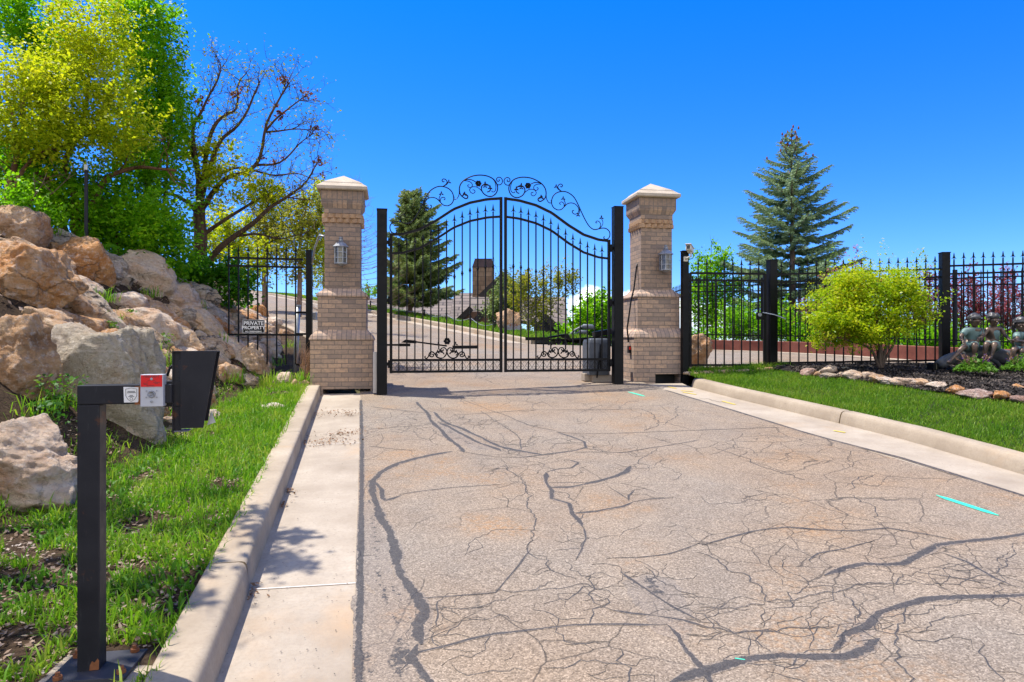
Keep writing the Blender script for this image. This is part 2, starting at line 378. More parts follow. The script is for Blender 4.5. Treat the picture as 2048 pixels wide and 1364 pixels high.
# cumulus bank low over the valley: heaped top edge, open to the sides
dx = wm('SUBTRACT', az, .118)
top = wm('ADD', wm('SUBTRACT', .078, wm('MULTIPLY', wm('ABSOLUTE', dx), .13)), wm('MULTIPLY', wm('SUBTRACT', cn, .5), .045))
edge = wm('MULTIPLY', wm('SUBTRACT', top, el), 110.0)
side = wn('ShaderNodeMapRange', interpolation_type='SMOOTHSTEP', inp={0: wm('ADD', dx, wm('MULTIPLY', wm('SUBTRACT', cn2, .5), .05)), 1: -.052, 2: -.028, 3: 0.0, 4: 1.0}).outputs[0]
side2 = wn('ShaderNodeMapRange', interpolation_type='SMOOTHSTEP', inp={0: az, 1: .30, 2: .36, 3: 1.0, 4: 0.0}).outputs[0]
front = wm('GREATER_THAN', sx.outputs[1], .05)
low = wn('ShaderNodeMapRange', interpolation_type='SMOOTHSTEP', inp={0: el, 1: .0, 2: .028, 3: .25, 4: 1.0}).outputs[0]
cm = wn('ShaderNodeClamp', inp={0: edge}).outputs[0]
cm = wm('MULTIPLY', wm('MULTIPLY', wm('MULTIPLY', cm, side), wm('MULTIPLY', side2, front)), low)
ccol = wn('ShaderNodeValToRGB', inp={0: wm('ADD', wm('MULTIPLY', cn, .8), wm('MULTIPLY', el, 4.0))})
ccol.color_ramp.elements[0].position = .42; ccol.color_ramp.elements[0].color = (4.4, 4.9, 5.6, 1); ccol.color_ramp.elements[1].position = .72; ccol.color_ramp.elements[1].color = (8.0, 8.0, 8.0, 1)
wmx = wn('ShaderNodeMix', data_type='RGBA'); wt.links.new(cm, wmx.inputs[0]); wt.links.new(skyc.outputs[2], wmx.inputs[6]); wt.links.new(ccol.outputs[0], wmx.inputs[7])
# unseen cloud bank added behind the viewer to fill front faces with light
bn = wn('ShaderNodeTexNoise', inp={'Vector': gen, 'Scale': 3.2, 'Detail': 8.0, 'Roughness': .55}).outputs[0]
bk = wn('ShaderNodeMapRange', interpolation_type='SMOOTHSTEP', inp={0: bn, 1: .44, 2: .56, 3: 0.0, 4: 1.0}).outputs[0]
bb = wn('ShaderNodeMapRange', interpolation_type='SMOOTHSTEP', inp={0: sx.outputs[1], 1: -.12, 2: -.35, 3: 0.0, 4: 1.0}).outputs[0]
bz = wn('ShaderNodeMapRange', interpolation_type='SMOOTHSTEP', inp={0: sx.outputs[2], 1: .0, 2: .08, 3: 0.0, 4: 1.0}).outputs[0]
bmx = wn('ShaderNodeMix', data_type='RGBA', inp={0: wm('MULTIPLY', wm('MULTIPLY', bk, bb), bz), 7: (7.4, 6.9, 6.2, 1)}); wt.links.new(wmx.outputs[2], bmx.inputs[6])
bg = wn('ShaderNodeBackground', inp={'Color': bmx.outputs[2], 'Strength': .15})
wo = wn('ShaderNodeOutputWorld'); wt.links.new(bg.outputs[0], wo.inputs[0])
S.view_settings.view_transform = 'Standard'; S.view_settings.look = 'None'; S.view_settings.exposure = 1.05; S.view_settings.gamma = 1
S.render.engine = 'CYCLES'
S.cycles.max_bounces = 6; S.cycles.transparent_max_bounces = 6; S.cycles.use_denoising = True

# ------------------------------------------------------------------ lines of the drive
KL = lambda y: np.interp(y, [-4, 2.734, 10.4, 11.6, 13, 15, 19.8, 30, 46, 62], [.33, -1.19, -2.92, -2.75, -3.15, -3.95, -6.3, -12.1, -18.6, -28])
SL = lambda y: np.interp(y, [-4, 2.716, 9.84, 11.6, 13, 15, 19.8, 30, 46, 62], [.87, -.61, -2.18, -2.6, -3.1, -3.9, -6.25, -12.05, -18.5, -27.9])
SR = lambda y: np.interp(y, [-4, 4.91, 6.79, 10.28, 12], [5.6, 3.69, 3.18, 2.30, 2.0])
KR = lambda y: np.interp(y, [-4, 5.46, 6.7, 7.7, 9.5, 10.6, 12], [5.9, 4.1, 3.9, 3.62, 3.05, 2.76, 2.7])
XR = lambda y: np.interp(y, [11.8, 12.6, 13.4, 14.7, 15.9, 16.6, 17.4, 18.4, 19.4, 32, 52, 62], [9.6, 8.9, 8.2, 7.35, 6.07, 4.9, 3.6, 2.2, .45, -6.6, -18.3, -25.5])
def strip(name, ys, fa, fb, nc, zf, mats, kind='structure', label=None):
    ys = np.asarray(ys); u = np.linspace(0, 1, nc + 1)
    X = fa(ys)[:, None] * (1 - u) + fb(ys)[:, None] * u; Y = np.repeat(ys[:, None], nc + 1, 1)
    V = np.stack([X, Y, zf(X, Y)], -1).reshape(-1, 3); n = nc + 1
    i = np.arange(len(ys) - 1)[:, None] * n + np.arange(nc)[None, :]
    Q = np.stack([i, i + 1, i + n + 1, i + n], -1).reshape(-1, 4)
    o = np_mesh(name, V, Q, mats, smooth=True, off=np.zeros(3)); o['kind'] = kind
    if label: o['label'] = label
    return o, V, Q

# ground under everything, out to the horizon
def axis(lo, hi, step, far):
    a = np.arange(lo, hi + .01, step); k = np.array([1, 3, 8, 20, 50, 120, 300, 700, 1500, 3000.])
    k = k[k < far]
    return np.concatenate([lo - k[::-1], a, hi + k])
gx, gy = axis(-40, 30, 1.0, 4000), axis(-6, 75, 1.0, 4000)
GX, GY = np.meshgrid(gx, gy)
GZ = T(GX, GY) - .3
nx = len(gx); i = (np.arange(len(gy) - 1)[:, None] * nx + np.arange(nx - 1)[None, :])
EARTH = m_ground('hillside_earth', (.04, .025, .015), (.085, .055, .032), (.15, .10, .062))
MEADOW = m_ground('dry_meadow', (.06, .065, .025), (.11, .10, .05), (.17, .14, .085), .3)
o = np_mesh('ground', np.stack([GX, GY, GZ], -1).reshape(-1, 3), np.stack([i, i + 1, i + nx + 1, i + nx], -1).reshape(-1, 4), MEADOW, smooth=True, off=np.zeros(3)); o['kind'] = 'structure'

# road: near lane, gateway, court to the right and the climb to the left, plus sealed cracks and paint marks
yA = np.arange(-4, 12.01, .25); yB = np.arange(12, 62, .35)
tarV, tarQ, tarM, tarE = [], [], [], []
def on_road(p): return Vector((p[0], p[1], float(zg(p[0], p[1]))))
def ribbon(px, w, mi=0, lift=.004, jag=.55, close=.03, e0=0.0):
    pts = [G(*p) for p in px]; out = []
    for a, b in zip(pts[:-1], pts[1:]):
        k = max(1, int((b - a).length / close))
        out += [a.lerp(b, t / k) for t in range(k)]
    out.append(pts[-1]); n = len(out); base = len(tarV); sd = random.random() * 50
    for i, p in enumerate(out):
        t = out[min(i + 1, n - 1)] - out[max(i - 1, 0)]; q = Vector((-t.y, t.x, 0))
        if q.length < 1e-6: q = Vector((1, 0, 0))
        q.normalize()
        wob = (mn.noise(Vector((p.x * 2.1, p.y * 2.1, sd))) * .04 + (mn.noise(Vector((p.x * 12, p.y * 12, sd))) * .035 + mn.noise(Vector((p.x * 31, p.y * 31, sd))) * .02 if w < .0125 else 0)) * (1 if jag > .2 else 0)
        e = min(1, (i + .4) / 3, (n - i - .6) / 3) if jag else 1
        wl = w * .5 * e * (1 + jag * (1.3 * mn.noise(Vector((p.x * 3, p.y * 3, sd + 9))) + .5 * mn.noise(Vector((p.x * 22, p.y * 22, sd + 9))))); wr = w * .5 * e * (1 + jag * (1.3 * mn.noise(Vector((p.x * 3, p.y * 3, sd + 19))) + .5 * mn.noise(Vector((p.x * 22, p.y * 22, sd + 19)))))
        c = p + q * wob
        for s, e_ in ((c + q * max(wl, .1 * w), 1 + e0 * .15), (c, e0), (c - q * max(wr, .1 * w), 1 + e0 * .15)):
            tarV.append((s.x, s.y, float(zg(s.x, s.y)) + lift - .0025 * e_)); tarE.append(e_ if mi == 0 else 0)
    for i in range(n - 1):
        k = base + 3 * i; tarQ.append((k, k + 1, k + 4, k + 3)); tarQ.append((k + 1, k + 2, k + 5, k + 4)); tarM.extend((mi, mi))
TARS = [  # (width m, pixel path) traced on the old sealed cracks
 (.05, [(722, 800), (724, 900), (722, 1100), (719, 1230), (717, 1364), (716, 1500)]),
 (.045, [(1330, 780), (1480, 825), (1600, 862), (1663, 880), (1800, 915), (1920, 952), (2048, 992), (2300, 1070)]),
 (.075, [(905, 903), (866, 910), (832, 918), (799, 928), (766, 945), (748, 961), (744, 985), (757, 1010), (768, 1050), (770, 1080), (790, 1110), (800, 1150), (830, 1190), (850, 1222), (838, 1250), (845, 1290)]),
 (.05, [(748, 961), (765, 980), (771, 1000), (800, 990)]), (.016, [(800, 990), (830, 985), (900, 976), (1000, 968)]),
 (.07, [(838, 1290), (828, 1315), (845, 1345), (858, 1364), (870, 1420)]),
 (.010, [(813, 1199), (905, 1192), (990, 1185), (1005, 1168), (1018, 1154), (1040, 1130), (1062, 1100)]), (.008, [(990, 1185), (1060, 1180), (1110, 1165)]),
 (.020, [(800, 1340), (837, 1305), (888, 1294), (939, 1281), (990, 1270), (1076, 1260), (1144, 1252), (1247, 1247), (1332, 1245)]),
 (.026, [(1206, 1216), (1226, 1223), (1264, 1230), (1315, 1236), (1366, 1243), (1420, 1258)]),
 (.042, [(1325, 1250), (1346, 1270), (1363, 1301), (1400, 1342), (1425, 1380)]),
 (.045, [(1094, 945), (1098, 965), (1110, 982), (1107, 997), (1137, 1007), (1144, 1028), (1161, 1041), (1168, 1055)]), (.012, [(1168, 1055), (1175, 1078), (1165, 1100), (1150, 1120)]),
 (.036, [(1144, 1028), (1195, 1024), (1247, 1014), (1267, 1004)]), (.020, [(1267, 1004), (1300, 998), (1346, 995)]), (.02, [(1260, 1002), (1258, 992), (1268, 980)]),
 (.024, [(1094, 945), (1119, 938), (1143, 936), (1156, 926), (1140, 920), (1127, 920)]),
 (.05, [(1094, 974), (1139, 974), (1189, 965), (1231, 953), (1252, 943), (1261, 932)]), (.014, [(1098, 965), (1170, 965), (1210, 957)]),
 (.035, [(1040, 916), (1090, 909), (1152, 901), (1173, 895), (1168, 884), (1139, 872), (1114, 864)]), (.014, [(1114, 864), (1160, 868), (1300, 864), (1450, 858), (1560, 856)]),
 (.05, [(865, 824), (886, 841), (932, 862), (965, 878), (998, 893), (1040, 901), (1090, 909)]), (.02, [(880, 836), (905, 850), (940, 865)]),
 (.06, [(832, 804), (850, 825), (865, 845), (890, 866), (911, 887), (928, 905)]),
 (.014, [(737, 893), (790, 899), (832, 901)]), (.012, [(928, 905), (990, 915), (1040, 916)]), (.014, [(737, 858), (800, 854), (861, 849)]), (.014, [(907, 831), (1056, 820), (1180, 820), (1280, 818)]), (.012, [(740, 814), (800, 820), (850, 826)]),
 (.022, [(1400, 1089), (1453, 1075), (1506, 1065), (1577, 1057), (1702, 1061), (1776, 1056), (1861, 1073), (1907, 1082)]), (.010, [(1400, 1086), (1332, 1106), (1280, 1114), (1213, 1118)]),
 (.05, [(2090, 1062), (2048, 1068), (1985, 1079), (1907, 1086), (1868, 1089), (1840, 1107), (1808, 1128), (1772, 1130), (1730, 1128), (1694, 1135), (1648, 1151)]),
 (.010, [(1627, 1127), (1622, 1121), (1641, 1109), (1702, 1100), (1755, 1084)]),
 (.026, [(1883, 1107), (1932, 1125), (1985, 1157), (2030, 1176)]), (.010, [(1836, 1143), (1897, 1153), (1982, 1171)]),
 (.05, [(2090, 1185), (2048, 1190), (1968, 1193), (1879, 1196), (1844, 1199), (1808, 1210), (1755, 1224), (1740, 1240), (1726, 1253), (1673, 1274)]),
 (.06, [(1766, 1280), (1737, 1300), (1694, 1313), (1613, 1313), (1560, 1312), (1489, 1323), (1400, 1345), (1340, 1365)]), (.045, [(1700, 1262), (1690, 1285), (1665, 1305)]), (.03, [(1744, 1277), (1710, 1280)]),
 (.008, [(1400, 1103), (1440, 1125), (1489, 1153), (1517, 1174), (1531, 1203), (1584, 1199), (1620, 1185), (1650, 1182), (1705, 1171), (1790, 1167), (1804, 1153), (1806, 1145)]), (.008, [(1400, 1213), (1470, 1217), (1535, 1215), (1531, 1203)]), (.008, [(1535, 1215), (1540, 1240), (1531, 1256)]),
 (.022, [(1240, 1144), (1298, 1178), (1349, 1212), (1400, 1243)]), (.008, [(1281, 1134), (1310, 1155), (1400, 1195)]), (.008, [(1175, 1150), (1178, 1190), (1206, 1216)]),
 (.010, [(1220, 975), (1260, 1000)]), (.009, [(1690, 1180), (1705, 1200), (1722, 1230), (1715, 1245)]), (.009, [(1820, 1215), (1800, 1250), (1790, 1290), (1815, 1340), (1820, 1380)]), (.009, [(1400, 1250), (1440, 1260), (1520, 1262), (1600, 1262), (1670, 1258)]),
 (.008, [(1285, 818), (1310, 830), (1318, 850), (1290, 862)]), (.008, [(1425, 895), (1490, 915), (1530, 935), (1610, 960)]), (.009, [(1010, 930), (1040, 960), (1060, 1000), (1075, 1040), (1062, 1100)]),
 (.02, [(1150, 905), (1250, 906), (1340, 890), (1400, 880)]), (.05, [(880, 846), (905, 858), (945, 880), (1000, 903)]), (.010, [(965, 822), (985, 840), (1010, 850), (1040, 880), (1045, 900)]), (.010, [(930, 800), (980, 820), (1060, 850), (1110, 862)]),
]
for i_, (w, p) in enumerate(TARS): ribbon(p, w * (1.05 if w > .0125 else 1.3), jag=.15 if i_ < 2 else .6)
def craze(n, x0, x1, y0, y1, step, seed):        # random branching hairline cracks
    r = random.Random(seed)
    for _ in range(n):
        x, y = r.uniform(x0, x1), r.uniform(y0, y1); a = r.uniform(0, 6.28); p = [(x, y)]
        for _ in range(r.randint(4, 9)):
            a += r.gauss(0, .55); x += math.cos(a) * step * r.uniform(.5, 1.3); y += math.sin(a) * step * .42 * r.uniform(.5, 1.3); p.append((x, y))
            if r.random() < .22 and len(p) > 2:
                b = a + r.choice((-1.2, 1.2)); ribbon([(x, y), (x + math.cos(b) * step * 1.3, y + math.sin(b) * step * .5), (x + math.cos(b + .4) * step * 2.2, y + math.sin(b + .4) * step)], .006, 0, .003, .3)
        ribbon(p, r.uniform(.006, .011), 0, .003, .4)
for q in ((20, 1040, 1420, 1040, 1240, 30, 1), (16, 1560, 2040, 1080, 1280, 34, 2), (12, 980, 1260, 880, 1000, 18, 3), (12, 1000, 1400, 790, 900, 14, 4), (10, 1250, 1700, 1230, 1350, 36, 5), (8, 760, 1000, 1150, 1330, 30, 6), (10, 820, 1010, 800, 900, 12, 7), (8, 1300, 1750, 860, 1000, 20, 8)): craze(*q)
for w, p in ((.16, [(735, 1000), (752, 1060), (760, 1120), (775, 1190), (790, 1260), (800, 1330), (815, 1420)]), (.15, [(762, 1150), (790, 1190), (812, 1240), (810, 1300), (835, 1400)]), (.12, [(728, 1180), (735, 1260), (742, 1340), (748, 1420)]), (.22, [(880, 850), (925, 880), (975, 900)]), (.25, [(1290, 1150), (1330, 1220), (1370, 1280)]), (.14, [(1700, 1235), (1735, 1250), (1720, 1285)])):
    ribbon(p, w, 0, .0035, .5, .03, .80)
for w, p, mi in [(.055, [(1873, 991), (1935, 1011), (1998, 1032)], 1), (.05, [(1256, 784), (1272, 788), (1290, 793)], 1), (.03, [(1470, 1318), (1490, 1321)], 1)]:
    ribbon(p, w, mi, .006, .12)
GREENP = simple('green_marking_paint', (.03, .50, .33), (.06, .62, .42), 30, .7); YELP = simple('yellow_marking_paint', (.62, .45, .05), (.70, .52, .1), 30, .7)
zr = lambda x, y: zg(x, y)
VA, QA, base = [], [], 0
for ys, fa, fb, nc in ((yA, SL, SR, 30), (yB, SL, XR, 40)):
    u = np.linspace(0, 1, nc + 1); X = fa(ys)[:, None] * (1 - u) + fb(ys)[:, None] * u; Y = np.repeat(ys[:, None], nc + 1, 1)
    Z = zg(X, Y) - .0
    n = nc + 1; i = np.arange(len(ys) - 1)[:, None] * n + np.arange(nc)[None, :] + base
    VA.append(np.stack([X, Y, Z], -1).reshape(-1, 3)); QA.append(np.stack([i, i + 1, i + n + 1, i + n], -1).reshape(-1, 4)); base += X.size
VA = np.concatenate(VA + [np.array(tarV)]); QA = np.concatenate(QA + [np.array(tarQ) + base]); MI = np.concatenate([np.zeros(len(QA) - len(tarQ), int), np.array(tarM) + 1])
o = np_mesh('road', VA, QA, [ASPH, TAR, GREENP], mi=MI, smooth=True, off=np.zeros(3)); o['kind'] = 'structure'
at_ = o.data.attributes.new('edge', 'FLOAT', 'POINT'); at_.data.foreach_set('value', np.concatenate([np.zeros(len(VA) - len(tarE)), np.array(tarE, float)]).astype(np.float32))

# gutters and kerbs
def sweep(name, ys, fx, prof, m, side, kind='structure', zbase=zg):
    # prof: (offset outwards, height); side -1 left kerb, +1 right kerb
    ys = np.asarray(ys); V = []; n = len(prof)
    for y in ys:
        x = float(fx(y)); t = Vector((float(fx(y + .1) - fx(y - .1)) / .2, 1, 0)).normalized(); q = Vector((t.y, -t.x, 0)) * side
        z = float(zbase(x, y))
        for a, h in prof: p = Vector((x, y, z)) + q * a; V.append((p.x, p.y, float(zbase(p.x, p.y)) * 0 + z + h + .0005 * mn.noise(p * 8)))
    Q = [(i * n + j, i * n + j + 1, (i + 1) * n + j + 1, (i + 1) * n + j) for i in range(len(ys) - 1) for j in range(n - 1)]
    for r0 in (0, (len(ys) - 1) * n):
        b = len(V); V += [V[r0], V[r0 + n - 1]]
        mid = n // 2; Q += [(r0 + j, r0 + j + 1, r0 + n - 1 - j - 1, r0 + n - 1 - j) for j in range((n - 1) // 2)]
    o = np_mesh(name, V, Q, m, off=np.zeros(3)); o['kind'] = kind; return o
PROF = [(0, -.1), (0, .0), (.008, .11), (.012, .134), (.021, .146), (.038, .150), (.19, .150), (.2, .145), (.202, .0), (.202, -.1)]
PROFN = [(-.004, -.1), (-.004, .0), (.008, .104), (.016, .130), (.028, .144), (.05, .149), (.19, .150), (.2, .145), (.202, .0), (.202, -.1)]
PROFR = [(0, -.1), (0, .0), (.02, .085), (.035, .115), (.055, .128), (.08, .132), (.17, .132), (.185, .127), (.19, .0), (.19, -.1)]
sweep('kerb', np.linspace(-4, 3.581, 52), KL, PROFN, KERBM, -1); sweep('kerb', np.linspace(3.588, 6.945, 24), KL, PROF, KERBM, -1); sweep('kerb', np.linspace(6.95, 10.42, 24), KL, PROF, KERBM, -1)
for a, b in ((-4, 1.6), (1.615, 4.6), (4.615, 7.6), (7.615, 10.55)): sweep('kerb', np.linspace(a, b, 22), KR, PROFR, KERBM, 1)
sweep('kerb', np.linspace(19.35, 60, 90), XR, PROF, KERBM, 1); sweep('kerb', np.linspace(12.2, 60, 90), KL, PROF, KERBM, -1)
def zgut(sgn, f):
    return lambda X, Y: zg(X, Y) - .002
JOINTY = [-1, 3.585, 6.97]
strip('gutter', np.arange(-4, 10.6, .25), lambda y: KL(y) + .0, lambda y: SL(y), 4, lambda X, Y: zg(X, Y) - .004, CONC)
strip('gutter', np.arange(-4, 11.2, .25), lambda y: SR(y), lambda y: KR(y), 5, lambda X, Y: zg(X, Y) - .004, CONC)
strip('gutter', np.arange(19.4, 60, .5), lambda y: XR(y) - .55, lambda y: XR(y), 2, lambda X, Y: zg(X, Y) + .006, CONC)
strip('gutter', np.arange(12.6, 17.2, .2), lambda y: XR(y) - .28, lambda y: XR(y) + .05, 2, lambda X, Y: zg(X, Y) + .006, CONC)
# white joint filler lines across the left gutter and yellow survey marks on the right one
mk = MB()
for y in (3.585, 6.97):
    a = Vector((float(KL(y)), y, 0)); b = Vector((float(SL(y + .06)), y + .06, 0))
    for k in range(14):
        p, q = a.lerp(b, k / 14), a.lerp(b, (k + 1) / 14); w = .004
        f = lambda p, d: (p.x, p.y + d, float(zg(p.x, p.y)) + .0015)
        mk.add([f(p, -w), f(q, -w), f(q, w), f(p, w)], [(0, 1, 2, 3)])
o = mk.build('joint_filler', simple('white_joint_filler', (.6, .58, .55), (.7, .68, .65), 20, .8)); o['kind'] = 'structure'
mk = MB()
for (a, b) in (((1335, 773), (1352, 777)), ((1362, 781), (1386, 783)), ((1366, 784), (1392, 789)), ((1668, 861), (1690, 865)), ((1445, 802), (1470, 809))):
    p, q = G(*a), G(*b); n = Vector((-(q - p).y, (q - p).x, 0)).normalized() * .022
    f = lambda v: (v.x, v.y, float(zg(v.x, v.y)) + .0015)
    mk.add([f(p - n), f(q - n * .6), f(q + n), f(p + n * .5)], [(0, 1, 2, 3)])
o = mk.build('survey_marks', YELP); o['kind'] = 'structure'

# verge and embankment on the left, lawn and bed on the right, strip above the upper kerb
u = np.concatenate([np.linspace(0, .55, 34), np.linspace(.57, 1, 16)])
def lumpy(X, Y, Z, a=.06):
    return Z + np.array([mn.fractal(Vector((x * 1.3, y * 1.3, 0)), .8, 2, 4) * a for x, y in zip(X.ravel(), Y.ravel())]).reshape(X.shape)
ys = np.arange(-3, 60, .22)
A_, B_ = np.where(ys < 11, KL(ys) - .2, SL(ys) - .15), np.interp(ys, FOOT_Y, FOOT_X) - 12
X = A_[:, None] * (1 - u) + B_[:, None] * u; Y = np.repeat(ys[:, None], len(u), 1); d_ = np.maximum(np.interp(Y, FOOT_Y, FOOT_X) - X, 0)
Z = T(X, Y); Z = np.where(d_ > .1, lumpy(X, Y, Z, .12), Z) + np.where(d_ <= .1, .012 * np.sin(X * 7) * np.cos(Y * 5), 0); Z[:, 0] = np.minimum(Z[:, 0], zg(X[:, 0], ys) + .128)
n = len(u); i = np.arange(len(ys) - 1)[:, None] * n + np.arange(n - 1)[None, :]
o = np_mesh('embankment', np.stack([X, Y, Z], -1).reshape(-1, 3), np.stack([i, i + 1, i + n + 1, i + n], -1).reshape(-1, 4), EARTH, smooth=True, off=np.zeros(3)); o['kind'] = 'structure'
TURF = m_ground('turf_soil', (.03, .045, .014), (.05, .075, .02), (.075, .085, .03), 2)
def zlawn(X, Y): return zg(X, Y) + .115 + .05 * sstep(.4, 2.5, X - KR(Y))
strip('lawn', np.arange(-3, 11.75, .2), lambda y: KR(y) + .185, lambda y: KR(y) * 0 + 13, 30, zlawn, TURF)
strip('verge', np.arange(19.4, 62, .5), lambda y: XR(y) + .2, lambda y: XR(y) + 2.3, 6, lambda X, Y: zg(X, Y) + .13 - .5 * np.maximum(X - XR(Y) - 1.6, 0) ** 2, TURF)
EDGE = [(1545, 741), (1600, 748), (1650, 752), (1700, 761), (1745, 768), (1800, 775), (1850, 784), (1900, 790), (1960, 800), (2048, 806), (2200, 830)]
def lawn_hit(px, py):
    a, b = (px - CX) / F, (CY - py) / F; Yv = np.arange(3, 14, .01); k = np.nonzero(zlawn(a * Yv, Yv) >= H + b * Yv)[0]
    y = Yv[k[0]]; return Vector((a * y, y, H + b * y))
EDGEW = [lawn_hit(*p) for p in EDGE]
exs, eys = [p.x for p in EDGEW], [p.y for p in EDGEW]
FPOST = [(2.86, 11.3), (4.36, 11.45), (7.02, 11.08), (9.7, 10.72)]
fx_, fy_ = [p[0] for p in FPOST], [p[1] for p in FPOST]
FY = lambda x: np.interp(x, fx_, fy_)
EY = lambda x: np.interp(x, exs, eys)
xs = np.linspace(exs[0], 9.6, 60); v = np.linspace(0, 1, 14)
X = np.repeat(xs[:, None], 14, 1); Y = EY(xs)[:, None] * (1 - v) + (FY(xs) + .25)[:, None] * v
def zbed(X, Y):
    s = np.clip((Y - EY(X)) / np.maximum(FY(X) + .25 - EY(X), .05), 0, 1)
    return zlawn(X, Y) + .02 + .05 * np.sin(np.pi * np.clip(s, 0, .75)) + .018 * np.sin(X * 9) * np.sin(Y * 8)
BARKM = m_ground('dark_bark_mulch', (.018, .015, .013), (.045, .038, .033), (.10, .085, .075), 6)
i = np.arange(59)[:, None] * 14 + np.arange(13)[None, :]
o = np_mesh('planting_bed', np.stack([X, Y, zbed(X, Y)], -1).reshape(-1, 3), np.stack([i, i + 14, i + 15, i + 1], -1).reshape(-1, 4), BARKM, smooth=True, off=np.zeros(3)); o['kind'] = 'structure'

# ------------------------------------------------------------------ scattered small stuff
def blades(name, pts, h, w, m, lean=.5, seed=1, bend=.35, kind='stuff', parent=None, dirs=None):
    r = np.random.default_rng(seed); p = np.asarray(pts, float); n = len(p)
    h = h * r.uniform(.45, 1.25, n); a = r.uniform(0, 2 * np.pi, n); l = r.uniform(.05, lean, n) * h; b = r.uniform(0, 2 * np.pi, n)
    if dirs is not None: b = np.arctan2(dirs[:, 1], dirs[:, 0]) + r.normal(0, .35, n); l = r.uniform(.3, 1, n) * lean * h
    wv = np.stack([np.cos(a), np.sin(a), 0 * a], 1) * (w * r.uniform(.6, 1.3, n))[:, None] / 2
    lv = np.stack([np.cos(b), np.sin(b), 0 * b], 1) * l[:, None]
    up = np.array([0, 0, 1.0])
    m1 = p + lv * .35 + up * (h * .6)[:, None]; tip = p + lv + up * (h * (1 - bend * l / h))[:, None]
    V = np.stack([p - wv, p + wv, m1 + wv * .8, m1 - wv * .8, tip + wv * .12, tip - wv * .12], 1).reshape(-1, 3)
    k = np.arange(n)[:, None] * 6
    Q = np.concatenate([k + np.array([0, 1, 2, 3]), k + np.array([3, 2, 4, 5])])
    o = np_mesh(name, V, Q, m, parent=parent, off=None if parent is not None else np.zeros(3))
    if kind: o['kind'] = kind
    return o
GRASS1 = leaf_mat('spring_grass', [(.04, .14, .008), (.11, .30, .012), (.21, .41, .02), (.34, .44, .05), (.46, .40, .13)], .5, .5, 1.6)
GRASS2 = leaf_mat('mown_grass', [(.045, .13, .008), (.10, .245, .012), (.165, .32, .018), (.27, .36, .04), (.42, .37, .13)], .5, .5, 1.3)
GRASS3 = leaf_mat('straw_grass', [(.12, .17, .02), (.26, .27, .05), (.36, .30, .12)], .4, .6)
def clumpy(x, y, s, seed): return np.array([mn.noise(Vector((a * s, b * s, seed))) for a, b in zip(x, y)])
# left verge: patchy weeds and grass
n = 85000; y = 2.0 + 9.4 * rng.random(n) ** 1.25; xk = KL(y) - .17; xf = np.interp(y, FOOT_Y, FOOT_X) + rng.normal(-.12, .18, n); x = xf + (xk - xf) * rng.random(n) ** .85
x_, y_ = x, y; c = clumpy(x, y, 2.2, 3.0) + .55 * clumpy(x, y, 7, 8.0) + .42 * sstep(4.2, 6.0, y) * (1 - .6 * sstep(8.6, 9.6, y)) - .06; k = (c > -.16) & (np.maximum(np.abs(x + 1.58), np.abs(y - 2.60)) > .2); x, y = x[k], y[k]
blades('verge_grass', np.stack([x, y, T(x, y) - .01], 1), np.clip(.042 + .022 * rng.standard_normal(len(x)) ** 2, .03, .15), .0085, GRASS1, 1.1, 2)
# broad weed leaflets close to the camera
n = 3800; y = 2.0 + 4.5 * rng.random(n); xk = KL(y) - .2; xf = np.interp(y, FOOT_Y, FOOT_X); x = xf + (xk - xf) * rng.random(n); k = clumpy(x, y, 1.7, 5.0) > .0; x, y = x[k], y[k]
blades('verge_weeds', np.stack([x, y, T(x, y) - .005], 1), .075, .02, leaf_mat('weed_leaf', [(.05, .16, .012), (.10, .26, .02), (.17, .34, .03)], .45), 1.6, 4)
# dead leaves and wood chips
def flakes(name, x, y, z, s, m, seed, flat=.35):
    r = np.random.default_rng(seed); n = len(x); p = np.stack([x, y, z], 1); s = s * r.uniform(.5, 1.4, n); a = r.uniform(0, 2 * np.pi, n)
    u_ = np.stack([np.cos(a), np.sin(a), r.normal(0, flat, n)], 1) * s[:, None]; v_ = np.stack([-np.sin(a), np.cos(a), r.normal(0, flat, n)], 1) * (s * r.uniform(.3, .8, n))[:, None]
    V = np.stack([p - u_ * .5, p - v_ * .5, p + u_ * .5, p + v_ * .5], 1).reshape(-1, 3); k = np.arange(n)[:, None] * 4
    o = np_mesh(name, V, k + np.array([0, 1, 2, 3]), m, off=np.zeros(3)); o['kind'] = 'stuff'; return o
LITTER = leaf_mat('dead_leaf', [(.10, .06, .035), (.23, .15, .095), (.35, .26, .19), (.50, .43, .37)], .1, .8, 2)
n = 17000; y = 2.0 + 9.5 * rng.random(n) ** 1.4; xk = KL(y) - .25; xf = np.interp(y, FOOT_Y, FOOT_X) - .5; x = xf + (xk - xf) * rng.random(n); k = np.maximum(np.abs(x + 1.58), np.abs(y - 2.60)) > .17; x, y = x[k], y[k]; n = len(x)
flakes('fallen_leaves', x, y, T(x, y) + .008 + .01 * rng.random(n), .027, LITTER, 3)
n = 9000; y = 7 + 12 * rng.random(n); x = np.interp(y, FOOT_Y, FOOT_X) - 5 * rng.random(n) ** .8
flakes('hillside_litter', x, y, T(x, y) + .05, .06, LITTER, 4, .6)
gx_, gy_ = [], []
for (px, py, s, k) in ((668, 826, .13, 150), (655, 884, .13, 190), (700, 864, .1, 90), (668, 870, .1, 60), (560, 1010, .04, 30), (500, 1190, .05, 34), (575, 985, .04, 26), (700, 830, .07, 60)):
    p = G(px, py); gx_ += list(p.x + rng.normal(0, s * 1.2, k)); gy_ += list(p.y + rng.normal(0, s, k))
gx_, gy_ = np.array(gx_), np.array(gy_); gx_ = np.clip(gx_, KL(gy_) + .02, None)
